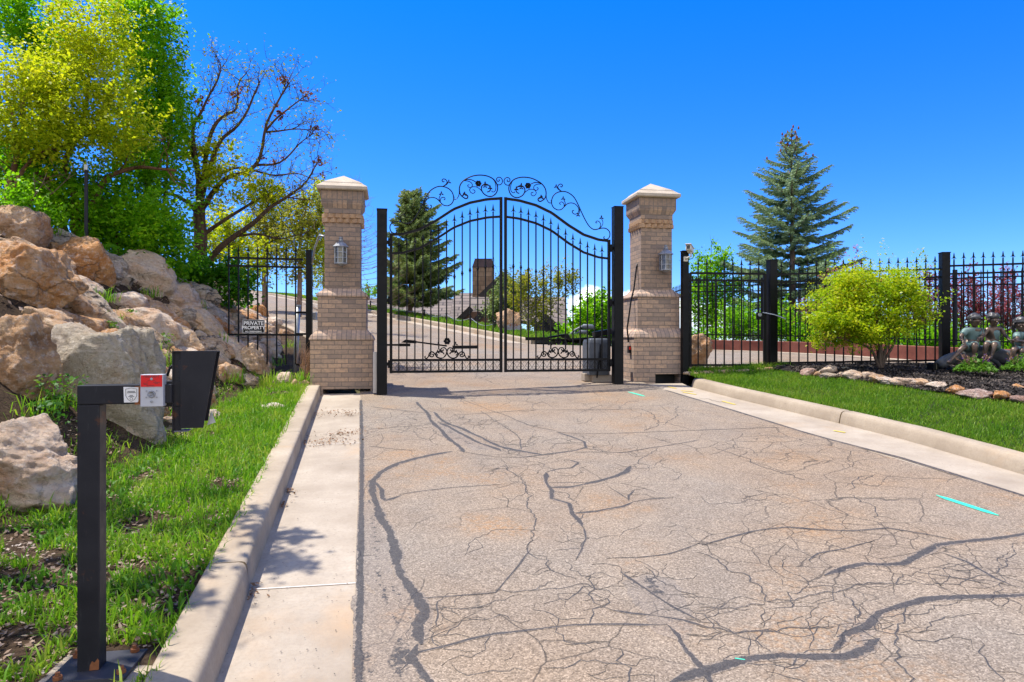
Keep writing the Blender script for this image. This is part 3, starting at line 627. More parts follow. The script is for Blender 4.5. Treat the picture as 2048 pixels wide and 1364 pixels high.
flakes('gutter_debris', gx_, gy_, zg(gx_, gy_) + .004 + .02 * rng.random(len(gx_)) ** 2, .024, leaf_mat('gutter_leaf', [(.08, .045, .02), (.22, .12, .06), (.34, .2, .11)], .05, .9, 3), 5)
n = 900; y = 2.4 + 8 * rng.random(n) ** 1.3; x = np.where(rng.random(n) < .6, KL(y) + (SL(y) - KL(y)) * rng.random(n), SR(y) + (KR(y) - SR(y)) * rng.random(n))
flakes('gutter_grit', x, y, zg(x, y) + .003, .009, BLK2 if False else simple('grit', (.05, .04, .035), (.12, .10, .08), 30, .9), 6, .1)
# right lawn
n = 190000; y = 3.2 + 8.5 * rng.random(n); x = KR(y) + .17 + 7.5 * rng.random(n) ** 1.1; vis = (x < .79 * y + 1.5) & (y < EY(x) + .05 * rng.standard_normal(n)) & (y < FY(x) + .1); x, y = x[vis], y[vis]
blades('lawn_grass', np.stack([x, y, zlawn(x, y) - .012], 1), .062 + .03 * np.clip(clumpy(x, y, 1.6, 2), -.5, 1), .0085, GRASS2, .7, 6)
n = 2600; x = rng.uniform(2.9, 4.6, n); y = FY(x) + rng.normal(-.02, .1, n)
blades('fence_grass', np.stack([x, y, zlawn(x, y)], 1), .13, .008, GRASS1, .8, 7)
# mulch chips
n = 22000; x = rng.uniform(exs[0] + .2, 9.0, n); t = rng.random(n); y = EY(x) + (FY(x) + .1 - EY(x)) * t
flakes('mulch_chips', x, y, zbed(x, y) + .010, .034, leaf_mat('mulch_chip', [(.014, .010, .008), (.035, .028, .022), (.09, .07, .056), (.30, .25, .21)], 0, .8, 4), 8, .5)
# upper verge turf
n = 16000; y = 19.5 + 34 * rng.random(n) ** 1.2; x = XR(y) + .2 + 1.9 * rng.random(n)
blades('upper_turf', np.stack([x, y, zg(x, y) + .12 - .5 * np.maximum(x - XR(y) - 1.6, 0) ** 2], 1), .14, .03, GRASS2, .8, 9)
# ------------------------------------------------------------------ brick gate pillars with caps, and their lanterns
TH = R(10)
def pillar(loc, label, opening, lift):
    t = thing('gate_pillar', label, 'gate pillar', loc, TH, 'brick pillars either side of the gate')
    k = .4725; x0, x1, hh = opening
    m = MB(); L = lift
    m.box(((x0 - k) / 2, 0, hh / 2 - .06), (x0 + k, 2 * k, hh + .12)); m.box(((x1 + k) / 2, 0, hh / 2 - .06), (k - x1, 2 * k, hh + .12))
    m.box((0, 0, (hh + .79) / 2), (2 * k, 2 * k, .79 - hh)); m.build('base', BRICK, t, bevel=.004)
    b = MB().box(((x0 + x1) / 2, .1, hh / 2), (x1 - x0, .66, hh - .004)).build('drain_shade_block', simple('recess_shade_black', .008, .015), t)  # near-black block stands in for the shade inside the drain opening
    z1 = .79
    led = MB().squares([(.485, z1), (.490, z1 + .02), (.478, z1 + .045), (.468, z1 + .07), (.435, z1 + .105), (.395, z1 + .14), (.382, z1 + .165)]).build('lower_ledge', ROWLOCK, t)
    MB().box((0, 0, (z1 + .165 + 1.47) / 2), (.74, .74, 1.47 - z1 - .165)).build('plinth', BRICK, t, bevel=.004)
    z2 = 1.47
    MB().squares([(.392, z2), (.396, z2 + .018), (.384, z2 + .04), (.37, z2 + .06), (.325, z2 + .09), (.295, z2 + .12), (.285, z2 + .135)]).build('upper_ledge', ROWLOCK, t)
    MB().box((0, 0, (z2 + .135 + 2.64) / 2), (.548, .548, 2.64 - z2 - .135)).build('shaft', BRICKD, t, bevel=.004)
    d = MB(); d.box((0, 0, 2.715), (.545, .545, .15))
    for row, z in ((0, 2.675), (1, 2.75)):
        for i in range(5):
            c = -.218 + .109 * i + (.03 if row else -.03) * (1 if i < 4 else .5)
            for s in range(4):
                w = Matrix.Rotation(s * math.pi / 2, 3, 'Z') @ Vector((c, -.262, z)); d.box(w, (.088, .088, .066), s * math.pi / 2 + R(32 if row else -32))
    d.build('sawtooth_course', DENT, t, bevel=.003)
    MB().box((0, 0, 2.83), (.565, .565, .08)).build('neck_course', BRICKD, t, bevel=.003)
    MB().squares([(.284, 2.87), (.292, 2.885), (.322, 2.935), (.328, 2.955)]).build('flared_course', m_brick('flared_brick', .075, .6, .008, 0, .95), t)
    MB().squares([(.328, 2.955), (.328, 3.145)]).build('soldier_course', SOLDIER, t, bevel=.005)
    MB().squares([(.365, 3.145), (.382, 3.155), (.388, 3.165), (.388, 3.205), (.378, 3.213), (.305, 3.268), (.30, 3.283), (.292, 3.284), (.26, 3.305), (.004, 3.45)]).build('cap', CAPST, t, bevel=.004)
    return t
def lantern(pt, label, yaw):
    t = thing('wall_lantern', label, 'lantern', pt, yaw, 'lanterns on the gate pillars')   # local: wall plane at y=0, front at -y
    MB().lathe([(.045, -.14), (.05, -.13), (.05, .1), (.04, .13)], (0, -.015, .02), 10).build('wall_plate', SILV, t)
    MB().box((0, -.05, .17), (.03, .10, .03)).build('bracket', SILV, t, bevel=.005)
    c = (0, -.145, 0); ph = math.pi / 8
    r = MB().lathe([(.118, .105), (.128, .110), (.126, .118), (.105, .135), (.08, .165), (.045, .19), (.03, .197)], c, 8, 0, ph).build('roof', SILV, t)
    MB().lathe([(.028, .197), (.034, .205), (.034, .235), (.02, .24), (.026, .25), (.026, .262), (.01, .27)], c, 10).build('finial', SILV, r)
    g = MB()
    for j in range(8):
        a = 2 * math.pi * j / 8 + ph; b = a + math.pi / 4
        pa = lambda ang, z, q=.095: (c[0] + q * math.cos(ang), c[1] + q * math.sin(ang), z)
        g.bar(pa(a, -.15), pa(a, .105), .014)
        for z in (-.142, -.06, .025, .1): g.bar(pa(a, z), pa(b, z), .012)
    g.build('cage', SILV, t)
    MB().lathe([(.083, -.146), (.083, .104)], c, 8, 0, ph).build('glass', GLASSY, t)
    MB().lathe([(.02, -.185), (.035, -.178), (.06, -.165), (.10, -.158), (.102, -.145)], c, 8, 0, ph).build('base', SILV, t)
    return t
def world(loc, th, p): return Vector(loc) + Matrix.Rotation(th, 3, 'Z') @ Vector(p)
# corners measured at the foot of each pillar's front face
c_, s_ = math.cos(TH), math.sin(TH)
def pcent(corner): return corner + Vector((c_, s_, 0)) * .4725 + Vector((-s_, c_, 0)) * .4725
PLc = pcent(P(620, 783, 10.5)); PRc = pcent(P(1268, 772, 11.22)); PRc.z -= .0
pillar(PLc, 'tan brick gate pillar with a stone cap beside the private property sign', (-.28, .44, .03), 0)
pillar(PRc, 'tan brick gate pillar with a square drain hole at its foot beside the lawn', (-.10, .34, .19), 0)
lantern(world(PLc, TH, (-.015, -.275, 2.13)), 'silver lantern on the pillar next to the private property sign', TH)
lantern(world(PRc, TH, (.10, -.275, 2.07)), 'silver lantern on the pillar next to the security camera', TH)
# thin cable loops in the slot under the left pillar and conduits up the pillars
cb = MB()
for x in (-.15, .08, .3): cb.tube([world(PLc, TH, (x - .1 + .04 * i, -.49 + .02 * math.sin(i), .03 - .028 * math.sin(math.pi * i / 5))) for i in range(6)], .006, 5)
props(cb.build('cable_loop', BLK, None, True), 'black cable sagging out of the slot under the left brick pillar', 'cable')

# ------------------------------------------------------------------ gate posts and leaves
GL, GR = P(764, 787, 10.35), P(1235, 770, 11.05); GV = (GR - GL); GV.z = 0; GLEN = GV.length; GT = math.atan2(GV.y, GV.x); gc, gs = math.cos(GT), math.sin(GT)
def gatep(px, py):                               # pixel -> (along the gate, world z) on the gate plane
    a, b = (px - CX) / F, (CY - py) / F; u = (a * GL.y - GL.x) / (gc - a * gs); return u, H + b * (GL.y + u * gs)
def gpost(base, top, label):
    t = thing('gate_post', label, 'gate post', base, GT, 'steel posts carrying the gate leaves'); h = top - base.z
    MB().box((0, 0, h / 2 - .1), (.152, .152, h + .2)).build('post', BLK2, t, bevel=.006)
    MB().box((0, 0, h + .004), (.162, .162, .012)).build('cap_plate', BLK2, t, bevel=.003)
    return t
tl = gpost(GL, gatep(768, 420)[1], 'tall square black gate post in front of the left brick pillar')
tr_ = gpost(GR, gatep(1238, 415)[1], 'tall square black gate post in front of the right brick pillar')
MB().box((-.105, .03, .32), (.055, .10, .62)).build('side_panel', simple('pale_grey_panel', (.42, .40, .37), (.5, .47, .44), 4), tl, bevel=.003)
ZB, ZL, ZH, ZC = gatep(890, 743)[1], gatep(890, 720)[1], gatep(787, 469)[1], gatep(1000, 396)[1]
TT, TD = [0, .1, .25, .40, .56, .71, .87, 1.0], [-.62, -.605, -.53, -.385, -.198, -.087, -.022, 0]
def smooth_poly(pts, k=6):                       # Catmull-Rom through 2-D points
    P_ = [np.array(p, float) for p in pts]; P_ = [2 * P_[0] - P_[1]] + P_ + [2 * P_[-1] - P_[-2]]; out = []
    for i in range(1, len(P_) - 2):
        for t in np.linspace(0, 1, k, endpoint=False):
            a, b, c, d = P_[i - 1:i + 3]
            out.append(.5 * ((2 * b) + (-a + c) * t + (2 * a - 5 * b + 4 * c - d) * t * t + (-a + 3 * b - 3 * c + d) * t ** 3))
    return out + [P_[-2]]
CREST = [  # traced scrollwork above the right leaf, enlarged-crop coordinates
 (.010, [(1285, 345), (1330, 312), (1346, 260), (1336, 200), (1300, 150), (1250, 115), (1190, 88), (1120, 75), (1050, 78), (990, 100), (950, 140), (932, 195), (945, 250), (975, 285), (1010, 300), (1050, 296), (1090, 270), (1110, 230), (1105, 195), (1080, 172), (1050, 170), (1022, 188), (1012, 220), (1025, 245), (1048, 254)]),
 (.008, [(952, 138), (935, 160), (907, 162), (885, 142), (879, 112), (893, 86), (920, 79), (941, 93), (943, 113), (928, 126), (913, 116), (918, 102)]),
 (.007, [(990, 100), (965, 130), (952, 180), (955, 222), (972, 245), (993, 246), (996, 234)]),
 (.008, [(1300, 150), (1260, 135), (1215, 135), (1175, 152), (1145, 170)]),
 (.007, [(1300, 150), (1245, 154), (1214, 172), (1208, 198), (1226, 220), (1250, 215), (1257, 197), (1240, 190)]),
 (.007, [(1090, 270), (1120, 235), (1160, 210), (1208, 212), (1235, 238), (1229, 268), (1202, 282), (1180, 266), (1184, 246), (1205, 243)]),
 (.007, [(1346, 260), (1350, 310), (1368, 348), (1392, 362), (1408, 347), (1396, 335)]),
 (.011, [(1285, 345), (1262, 338), (1256, 318), (1272, 300), (1296, 296), (1302, 283)]),
 (.009, [(1468, 438), (1428, 412), (1406, 362), (1415, 302), (1448, 258), (1500, 236), (1560, 236), (1615, 262), (1660, 305), (1700, 378), (1740, 468), (1780, 550), (1820, 614), (1858, 648), (1892, 656), (1930, 648), (1970, 640), (2012, 646), (2048, 680), (2052, 722), (2036, 755), (2005, 765), (1985, 750), (1992, 732)]),
 (.008, [(1468, 438), (1510, 434), (1545, 405), (1582, 370), (1630, 360), (1678, 380), (1708, 425), (1702, 466), (1670, 485), (1642, 472), (1638, 448), (1655, 444)]),
 (.007, [(1545, 405), (1558, 365), (1540, 320)]), (.007, [(1545, 405), (1542, 368), (1522, 350), (1500, 354), (1496, 370), (1510, 376)]),
 (.008, [(1522, 236), (1488, 208), (1475, 180), (1490, 156), (1514, 152), (1527, 168), (1516, 184), (1503, 176)]), (.006, [(1502, 226), (1476, 206), (1460, 184)]),
 (.006, [(1714, 425), (1718, 465), (1700, 495)]),
 (.007, [(1930, 648), (1952, 612), (1942, 576), (1916, 560), (1898, 570), (1900, 582), (1912, 580)]), (.006, [(1930, 648), (1968, 612), (1976, 570), (1960, 535)])]
FLOWERS = [(1143, 170, .052, 6)]
LEAVES = [(1290, 300, .05), (1070, 170, .05), (1015, 205, .045), (1070, 195, .04), (1535, 312, .042), (1457, 180, .042), (1700, 497, .04), (1960, 525, .042)]
BOT = [(.010, [(1035, 560), (1052, 515), (1085, 492), (1122, 500), (1138, 525), (1120, 546), (1097, 535), (1102, 518)]),
 (.011, [(1035, 560), (1050, 610), (1082, 650), (1130, 670), (1180, 662), (1215, 630), (1222, 590), (1195, 558), (1150, 552), (1105, 572), (1082, 602)]),
 (.010, [(1150, 672), (1200, 655), (1232, 610), (1262, 572), (1300, 560), (1330, 585), (1332, 620), (1305, 645), (1270, 638), (1262, 612), (1285, 602)]),
 (.010, [(1330, 585), (1345, 630), (1365, 664), (1390, 672), (1410, 650), (1396, 630)]), (.008, [(1222, 590), (1200, 605), (1192, 628)])]
def leaf(sx, label):
    org = GL if sx > 0 else GR
    t = thing('gate_leaf', label, 'gate leaf', Vector((org.x, org.y, ZB)), GT, 'two leaves of the driveway gate')
    X = lambda x: sx * x; W0, W1 = .135, GLEN / 2 - .036; wd = W1 - W0; tt = lambda x: (x - W0) / wd
    zt = lambda x: ZC - ZB + np.interp(tt(x), TT, TD); yo = .03
    fr = MB()
    fr.bar((X(W0), yo, -.02), (X(W0), yo, zt(W0) + .02), .042); fr.bar((X(W1), yo, -.02), (X(W1), yo, zt(W1) + .02), .042)
    for z in (0, ZL - ZB): fr.bar((X(W0), yo, z), (X(W1), yo, z), .036)
    fr.build('frame', BLK, t)
    xs_ = np.linspace(W0, W1, 29)
    MB().tube([(X(x), yo, zt(x)) for x in xs_], .026, 4).build('top_rail', BLK, t)
    MB().tube([(X(x), yo, zt(x) - .285) for x in xs_], .023, 4).build('picket_rail', BLK, t)
    for j in range(13):
        x = W0 + wd * (j + 1) / 14 - .004; zz = zt(x) - .285; lo = -.01
        if j in (4, 5, 6, 7, 8): lo = {4: .36, 5: .30, 6: .62, 7: .30, 8: .36}[j] if False else ZL - ZB + {4: .07, 5: .16, 6: .30, 7: .16, 8: .07}[j]
        p = MB(); p.bar((X(x), yo, lo), (X(x), yo, zz + .06), .019)
        if lo > 0: p.bar((X(x), yo, -.01), (X(x), yo, ZL - ZB), .019)
        p = p.build('picket', BLK, t)
        spear(X(x), yo, zz + .06, .15, p, BLK)
        MB().lathe([(.010, -.04), (.016, -.028), (.014, -.02), (.024, 0), (.014, .02), (.016, .028), (.010, .04)], (X(x), yo, zt(x) - 1.08 + .03), 8).build('knot', BLK, p)
    sc = MB(); bz, lz = .0, ZL - ZB; bw = wd / 14
    for j in range(14):
        a = W0 + bw * j; c = a + bw / 2
        for s in (-1, 1):
            pts = [(c + s * .004, .06)] + [(c + s * .055, lz - .035)]
            sc.tube([(X(x), yo, z) for x, z in pts], .004, 4)
            up = [(c + s * (.022 + .014 * math.cos(q)), lz - .03 + .014 * math.sin(q)) for q in np.linspace(0, 5, 9)]
            dn = [(c + s * .004, .06)] + [(c + s * (.034 - .022 * math.cos(q)), .045 - .022 * math.sin(q) * 1) for q in np.linspace(.2, 5.2, 10)]
            for q in (up, dn): sc.tube([(X(x), yo, z) for x, z in q], .0038, 4)
    sc.build('heart_scroll_panel', BLK, t)
    og = MB(); k = 8.533; u0, z0 = gatep(770 + 1035 / k, 640 + 685 / k); xm = W0 + wd / 2
    for r, pts in BOT:
        L_ = [gatep(770 + a / k, 640 + b / k) for a, b in pts]
        for s in (-1, 1): og.tube([(X(xm + s * (p[0])), yo - .012, p[1]) for p in smooth_poly([(u - u0, z - z0 + lz + .015) for u, z in L_], 4)], r, 5)
    og.build('scroll_ornament', BLK, t)
    fl = MB(); flower(fl, X(xm), yo - .03, lz + .29, .058); fl.build('flower', BLK, t)
    for s in (-1, 1):
        for dx, dz in ((.135, .245), (.11, .13), (.145, .12)): lf = MB(); leafy(lf, X(xm + s * dx), yo - .02, lz + dz, .042); lf.build('iron_leaf', BLK, t)
    cr = MB(); q = 5.535; ends = lambda a, b: gatep(850 + a / q, 340 + b / q)
    lx = lambda u: GLEN - u
    for r, pts in CREST:
        cr.tube([(X(p[0]), yo, p[1]) for p in smooth_poly([(lx(ends(a, b)[0]), ends(a, b)[1] - ZB) for a, b in pts], 5)], r * 1.0, 5)
    cr.build('crest_scroll', BLK, t)
    fl = MB(); a, b = ends(1143, 170); flower(fl, X(lx(a)), yo, b - ZB, .052); fl.build('crest_flower', BLK, t)
    for a, b, s in LEAVES: lf = MB(); u, z = ends(a, b); leafy(lf, X(lx(u)), yo, z - ZB, s); lf.build('crest_leaf', BLK, t)
    for z in (.12, (ZH - ZB) * .52, ZH - ZB - .12):
        h = MB(); h.box((X(.105), .02, z), (.06, .07, .05)); h.tube([(X(.11), .0, z - .06), (X(.11), .0, z + .06)], .022, 8); h.build('hinge', BLK, t, bevel=.003)
    return t
def spear(x, y, z, h, parent, m, s=1.0):
    k = MB(); k.lathe([(.008, 0), (.014, .012), (.008, .025), (.006, .035), (.016, .055), (.012, .085), (.005, .13), (.001, h)], (x, y, z), 6)
    for sg in (-1, 1): k.tube([(x + sg * a * s, y, z + b) for a, b in ((.004, .075), (.018, .050), (.032, .036), (.042, .040))], [.007, .006, .004, .002], 5)
    return k.build('spear_tip', m, parent)
def flower(m, x, y, z, r):
    for i in range(6):
        a = i * math.pi / 3
        m.rings([[(x + math.cos(a) * d + math.cos(w) * q, y + dy + .2 * q * math.sin(w * 2) * .3, z + math.sin(a) * d + math.sin(w) * q) for w in np.linspace(0, 2 * math.pi, 8, endpoint=False)] for d, q, dy in ((r * .35, r * .25, -.008), (r * .55, r * .42, -.014), (r * .62, r * .36, .004))])
    m.lathe([(r * .05, -.03), (r * .28, -.02), (r * .28, .0)], (x, y, z), 8)
def leafy(m, x, y, z, s):
    for a in (R(90), R(205), R(-25)):
        d = Vector((math.cos(a), 0, math.sin(a))); n = Vector((-d.z, 0, d.x)); c = Vector((x, y, z))
        o_ = [c, c + d * s * .35 + n * s * .28, c + d * s * .75 + n * s * .16, c + d * s, c + d * s * .75 - n * s * .16, c + d * s * .35 - n * s * .28]
        e = Vector((0, .006, 0)); m.rings([[p - e for p in o_], [p + e for p in o_]])
leaf(1, 'arched black iron gate leaf hung on the left gate post')
leaf(-1, 'arched black iron gate leaf hung on the right gate post')

# gate openers: an arm behind each leaf, the motor cabinet on concrete blocks by the right post
def gpt(px, py, dy=0.0):
    u, z = gatep(px, py); return Vector((GL.x + u * gc - dy * gs, GL.y + u * gs + dy * gc, z))
def arm(segs, head, base, label):
    t = thing('gate_opener', label, 'gate opener arm', base, 0, 'arms that swing the gate leaves')
    for nm, a, b, w in segs: MB().bar(gpt(*a), gpt(*b), w).build(nm, BLK, t)
    h = MB(); h.prism([(p.x, p.z) for p in (gpt(*q) for q in head)], gpt(*head[0]).y, gpt(*head[0]).y + .07); h.build('elbow_cover', BLK, t, bevel=.004)
    return t
arm([('drive_link', (770, 690, .25), (822, 690, .25), .03), ('link_sleeve', (800, 690, .25), (822, 690, .25), .045), ('push_rod', (820, 682, .22), (895, 692, .1), .024), ('bracket_bar', (906, 694.5, .07), (956, 694, .07), .05)],
    [(803, 685, .25), (812, 679, .25), (834, 681, .25), (834, 687, .25), (815, 686, .25)], gpt(830, 700, .2), 'black jointed opener arm behind the left gate leaf')
arm([('drive_link', (1150, 679, .35), (1232, 674, .5), .035), ('push_rod', (1100, 675, .12), (1140, 669, .3), .03), ('bracket_bar', (1053, 677.5, .07), (1100, 677.5, .07), .05)],
    [(1130, 668, .3), (1146, 667, .3), (1152, 677, .3), (1150, 679, .3), (1132, 675, .3)], gpt(1150, 690, .3), 'black jointed opener arm behind the right gate leaf')
tm = thing('opener_cabinet', 'rounded grey gate motor cabinet standing on concrete blocks inside the right post', 'gate motor', gpt(1207, 752, .45), GT)
GREYP = simple('grey_plastic_cover', (.055, .063, .075), (.095, .108, .125), 5, .5)
cab = MB(); cab.rings([[(x * w, y * w, z) for x, y in ((-.16, -.2), (-.04, -.23), (.15, -.23), (.2, -.18), (.2, .2), (-.16, .2))] for z, w in ((.0, 1), (.45, 1), (.54, .97), (.59, .9), (.61, .78))]); cab.build('cover', GREYP, tm, bevel=.012)
MB().box((0.02, -.236, .3), (.02, .012, .42)).build('seam_strip', BLK, tm)
MB().box((.12, -.05, .70), (.34, .12, .09), 0, 0, 0, R(-10)).build('arm_plate', BLK, tm, bevel=.004); MB().tube([(.05, 0, .6), (.05, 0, .68)], .05, 10).build('drive_shaft', BLK, tm)
MB().tube([(.02, -.25, .5), (-.02, -.27, .2), (-.05, -.26, -.04)], .012, 6).build('cable', BLK, tm)
for (a, b, lab) in (((1195, 757, .38), (.24, .2), 'left of two concrete blocks under the gate motor'), ((1214, 759, .30), (.36, .24), 'right of two concrete blocks under the gate motor')):
    q = gpt(*a); props(MB().box((q.x, q.y + .1, q.z), (b[0], b[1], .12), GT).build('concrete_block', CONC, None, bevel=.006), lab, 'concrete block', 'blocks under the gate motor')
q = gpt(1214, 757, .45)
# small key-pad box and cable on the right pillar
kb = thing('sensor_box', 'small black sensor box with a red lens on the right brick pillar', 'sensor', world(PRc, TH, (-.475, -.30, .60)), TH)
MB().box((-.02, 0, 0), (.04, .08, .12)).build('housing', BLK, kb, bevel=.004); MB().box((-.02, -.041, .02), (.03, .004, .05)).build('lens', simple('red_lens', (.6, .01, .005), (.7, .02, .01), 5, .3), kb)
cb = MB(); cb.tube([world(PRc, TH, p) for p in ((-.276, -.1, 2.05), (-.29, -.1, 2.0), (-.36, -.16, 1.62), (-.42, -.2, 1.45), (-.5, -.22, .95), (-.5, -.28, .72))], .014, 6)
props(cb.build('power_cable', BLK, None, True), 'black cable hanging down the side of the right brick pillar', 'cable')

# ------------------------------------------------------------------ fences
def fence(name, label, cat, p0, p1, z0, z1, h, parts, n, tip=True, tips_bare=False, group=None, pk=.017, rails=(.10, -.12), low=.06, m=BLK, each=True, skip=()):
    """p0,p1 plan ends; z0,z1 ground at ends; h top-rail height; rails relative"""
    p0, p1 = Vector((*p0, z0)), Vector((*p1, z1)); d = p1 - p0
    t = thing(name, label, cat, (p0 + p1) / 2, 0, group)
    up = Vector((0, 0, 1)); rl = MB()
    for dz in (h, h - .13): rl.bar(p0 + up * dz, p1 + up * dz, .03)
    rl.build('top_rails', m, t)
    if low is not None: MB().bar(p0 + up * low, p1 + up * low, .03).build('bottom_rail', m, t)
    grp = MB()
    for i in range(n):
        q = p0 + d * ((i + .5) / n); hi = h + (.08 if tip and i not in skip else 0)
        if each:
            p = MB().bar(q + up * (low - .05 if low is not None else -.35), q + up * hi, pk).build('picket', m, t)
            if tip and i not in skip: spear(q.x, q.y, q.z + hi, .13, p, m)
        else:
            grp.bar(q + up * .02, q + up * hi, pk)
            if tip: grp.lathe([(.006, 0), (.013, .02), (.006, .03), (.012, .05), (.001, .12)], (q.x, q.y, q.z + hi), 5)
    if not each: grp.build('picket_row', m, t)
    return t
def fpost(p, z0, z1, w, label, rz=0, m=BLK2):
    t = thing('fence_post', label, 'fence post', (p[0], p[1], z0), rz, 'black steel fence posts'); h = z1 - z0
    MB().box((0, 0, h / 2 - .1), (w, w, h + .2)).build('post', m, t, bevel=.004); MB().box((0, 0, h + .004), (w + .014, w + .014, .014)).build('cap_plate', m, t, bevel=.003); return t
zP = lambda py, Y: H + (CY - py) / F * Y
fz = [float(zlawn(p[0], p[1])) for p in FPOST]
fpost(FPOST[0], fz[0] - .05, zP(503, 11.3), .105, 'black fence post carrying the security camera', R(8))
fpost(FPOST[1], fz[1], zP(521, 11.45), .135, 'thick black post between the small gate and the lawn fence', R(10))
fpost(FPOST[2], fz[2], zP(506, 11.08), .125, 'black fence post beside the statue', R(-6))
z_ = lambda k, py: zP(py, FPOST[k][1])
pg = fence('pedestrian_gate', 'narrow black iron pedestrian gate with spear tips between two posts', 'gate', (2.98, 11.31), (4.26, 11.44), z_(0, 736), z_(1, 733), 0, None, 0, low=None) if False else None
# pedestrian gate
def pgate():
    a, b = Vector((2.955, 11.31, 0)), Vector((4.235, 11.44, 0)); zt, zl = zP(547, 11.38), zP(730, 11.38)
    t = thing('pedestrian_gate', 'narrow black iron pedestrian gate with spear tips between two posts', 'gate', Vector((a.x, a.y, zl)))
    q = lambda f, z: Vector((a.x + (b.x - a.x) * f, a.y + (b.y - a.y) * f, z))
    f = MB(); f.bar(q(0, zl - .03), q(0, zt), .04); f.bar(q(1, zl - .02), q(1, zt), .045); f.bar(q(0, zt), q(1, zt), .034); f.bar(q(0, zl), q(1, zl), .034); f.bar(q(0, zt - .115), q(1, zt - .115), .03); f.build('frame', BLK, t)
    for i in range(8):
        p = q((i + .9) / 8.6, 0); top = zt + (.10 if i != 2 else -.0)
        k = MB().bar((p.x, p.y, zl - .09), (p.x, p.y, top), .019).build('picket', BLK, t)
        if i != 2: spear(p.x, p.y, top, .14, k, BLK)
    l = MB(); c = q(.94, zP(632, 11.4)); l.box(c, (.13, .05, .12)); l.build('latch_box', BLK, t, bevel=.004)
    MB().tube([c + Vector((-.02, -.03, .02)), c + Vector((-.02, -.05, .02))], .03, 12).build('latch_knob', SILV, t)
    MB().tube([c + Vector((.03, -.03, .06)), c + Vector((.2, -.1, .02)), c + Vector((.37, -.14, -.05))], .010, 6).build('latch_lever', GALV, t)
    for z in (zt - .115, zl + .35): MB().box(q(-.03, z), (.11, .06, .07)).build('hinge', BLK, t, bevel=.004)
    s = MB()
    for k in range(4): s.tube([q(.03 + .05 * k, zt - .05), q(.035 + .05 * k, zt - .17)], .012, 6)
    s.build('hinge_spring', BLK, t)
    return t
pgate()
fence('iron_fence', 'black spear-topped iron fence panel behind the golden shrub', 'fence', (4.44, 11.44), (6.95, 11.09), z_(1, 733), z_(2, 728), z_(1, 549) - z_(1, 733), None, 18, group='spear-topped fence panels along the bed')
fence('iron_fence', 'black spear-topped iron fence panel behind the statue', 'fence', (7.09, 11.07), (9.7, 10.72), z_(2, 728), z_(2, 728) + .05, z_(2, 532) - z_(2, 728), None, 18, group='spear-topped fence panels along the bed')
# left wing of fence
LF0, LF1 = P(457, 690, 11.35), P(606, 690, 11.5)
def wing():
    t = thing('side_fence', 'short black spear-topped fence panel over the rocks left of the gate', 'fence', Vector((LF0.x, LF0.y, LF0.z)))
    q = lambda f, py: Vector((LF0.x + (LF1.x - LF0.x) * f, LF0.y + (LF1.y - LF0.y) * f, zP(py, 11.35 + .15 * f)))
    for nm, y0, y1 in (('top_rail', 515, 519), ('top_rail', 531, 535), ('bottom_rail', 669, 670)): MB().bar(q(-.01, y0), q(1.0, y1), .032).build(nm, BLK, t)
    bot = [678, 690, 702, 716, 728, 728, 729, 729]
    for i in range(8):
        f = .005 + .895 * i / 7; p0, p1 = q(f, bot[i]), q(f, 508 if i else 500)
        k = MB().bar(p0, p1, .02).build('picket', BLK, t); spear(p1.x, p1.y, p1.z, .15, k, BLK)
    return t
wing()
fp = P(615, 745, 11.5); fpost((fp.x + .03, fp.y), fp.z - .1, zP(502, 11.5), .098, 'black fence post between the private property sign and the left pillar', R(6))
cd = MB(); a = P(623, 530, 11.48); b = world(PLc, TH, (-.3, -.1, 2.45)); cd.tube([a, a.lerp(b, .3) + Vector((0, 0, .16)), a.lerp(b, .65) + Vector((0, 0, .18)), b], .016, 6)
props(cd.build('conduit', GALV, None, True), 'thin curved conduit from the fence post to the left pillar', 'conduit')
gp_ = thing('steel_pipe_post', 'galvanised steel pipe post behind the left fence', 'post', P(594, 748, 11.9))
a, b = P(590, 750, 11.9), P(596, 612, 11.9); MB().tube([a - Vector((0, 0, .15)), b], .042, 12).build('pipe', GALV, gp_, True)
MB().tube([b - Vector((0, 0, .01)), b + Vector((0, 0, .02))], .050, 12).build('cap', GALV, gp_)
for py in (625, 668, 729): MB().box(P(603, py, 11.85), (.17, .05, .035)).build('clamp', BLK, gp_)
jb = thing('junction_box', 'small grey electrical box behind the left fence post', 'electrical box', P(626, 640, 11.75)); MB().box(P(627, 632, 11.75), (.10, .08, .13)).build('box', GALV, jb, bevel=.006); MB().tube([P(622, 640, 11.75), P(621, 745, 11.75)], .018, 6).build('conduit', GALV, jb)
sg = thing('private_property_sign', 'black and white private property sign on the left fence', 'sign', P(508, 653, 11.36), R(5))
w, h = 43 / F * 11.35, 27.5 / F * 11.35
MB().box((0, -.022, 0), (w, .008, h)).build('panel', simple('sign_black', (.006, .006, .007), (.012, .012, .013), 6, .55, 0, .05, 60, .2), sg)
WS = simple('sign_white', (.78, .78, .78), (.86, .86, .86), 6, .5); b = MB()
for s in (-1, 1): b.box((s * (w / 2 - .007), -.0275, 0), (.006, .003, h - .008)); b.box((0, -.0275, s * (h / 2 - .007)), (w - .02, .003, .006))
b.build('border', WS, sg)
text_mesh('PRIVATE', .086, 'lettering', WS, sg, (0, -.029, .052), (1, 0, 0), (0, 0, 1), .001, bold=.002)
text_mesh('PROPERTY', .079, 'lettering', WS, sg, (0, -.029, -.022), (1, 0, 0), (0, 0, 1), .001, bold=.002)
text_mesh('NO TRESPASSING', .034, 'lettering', WS, sg, (0, -.029, -.085), (1, 0, 0), (0, 0, 1), .001, bold=.0008)

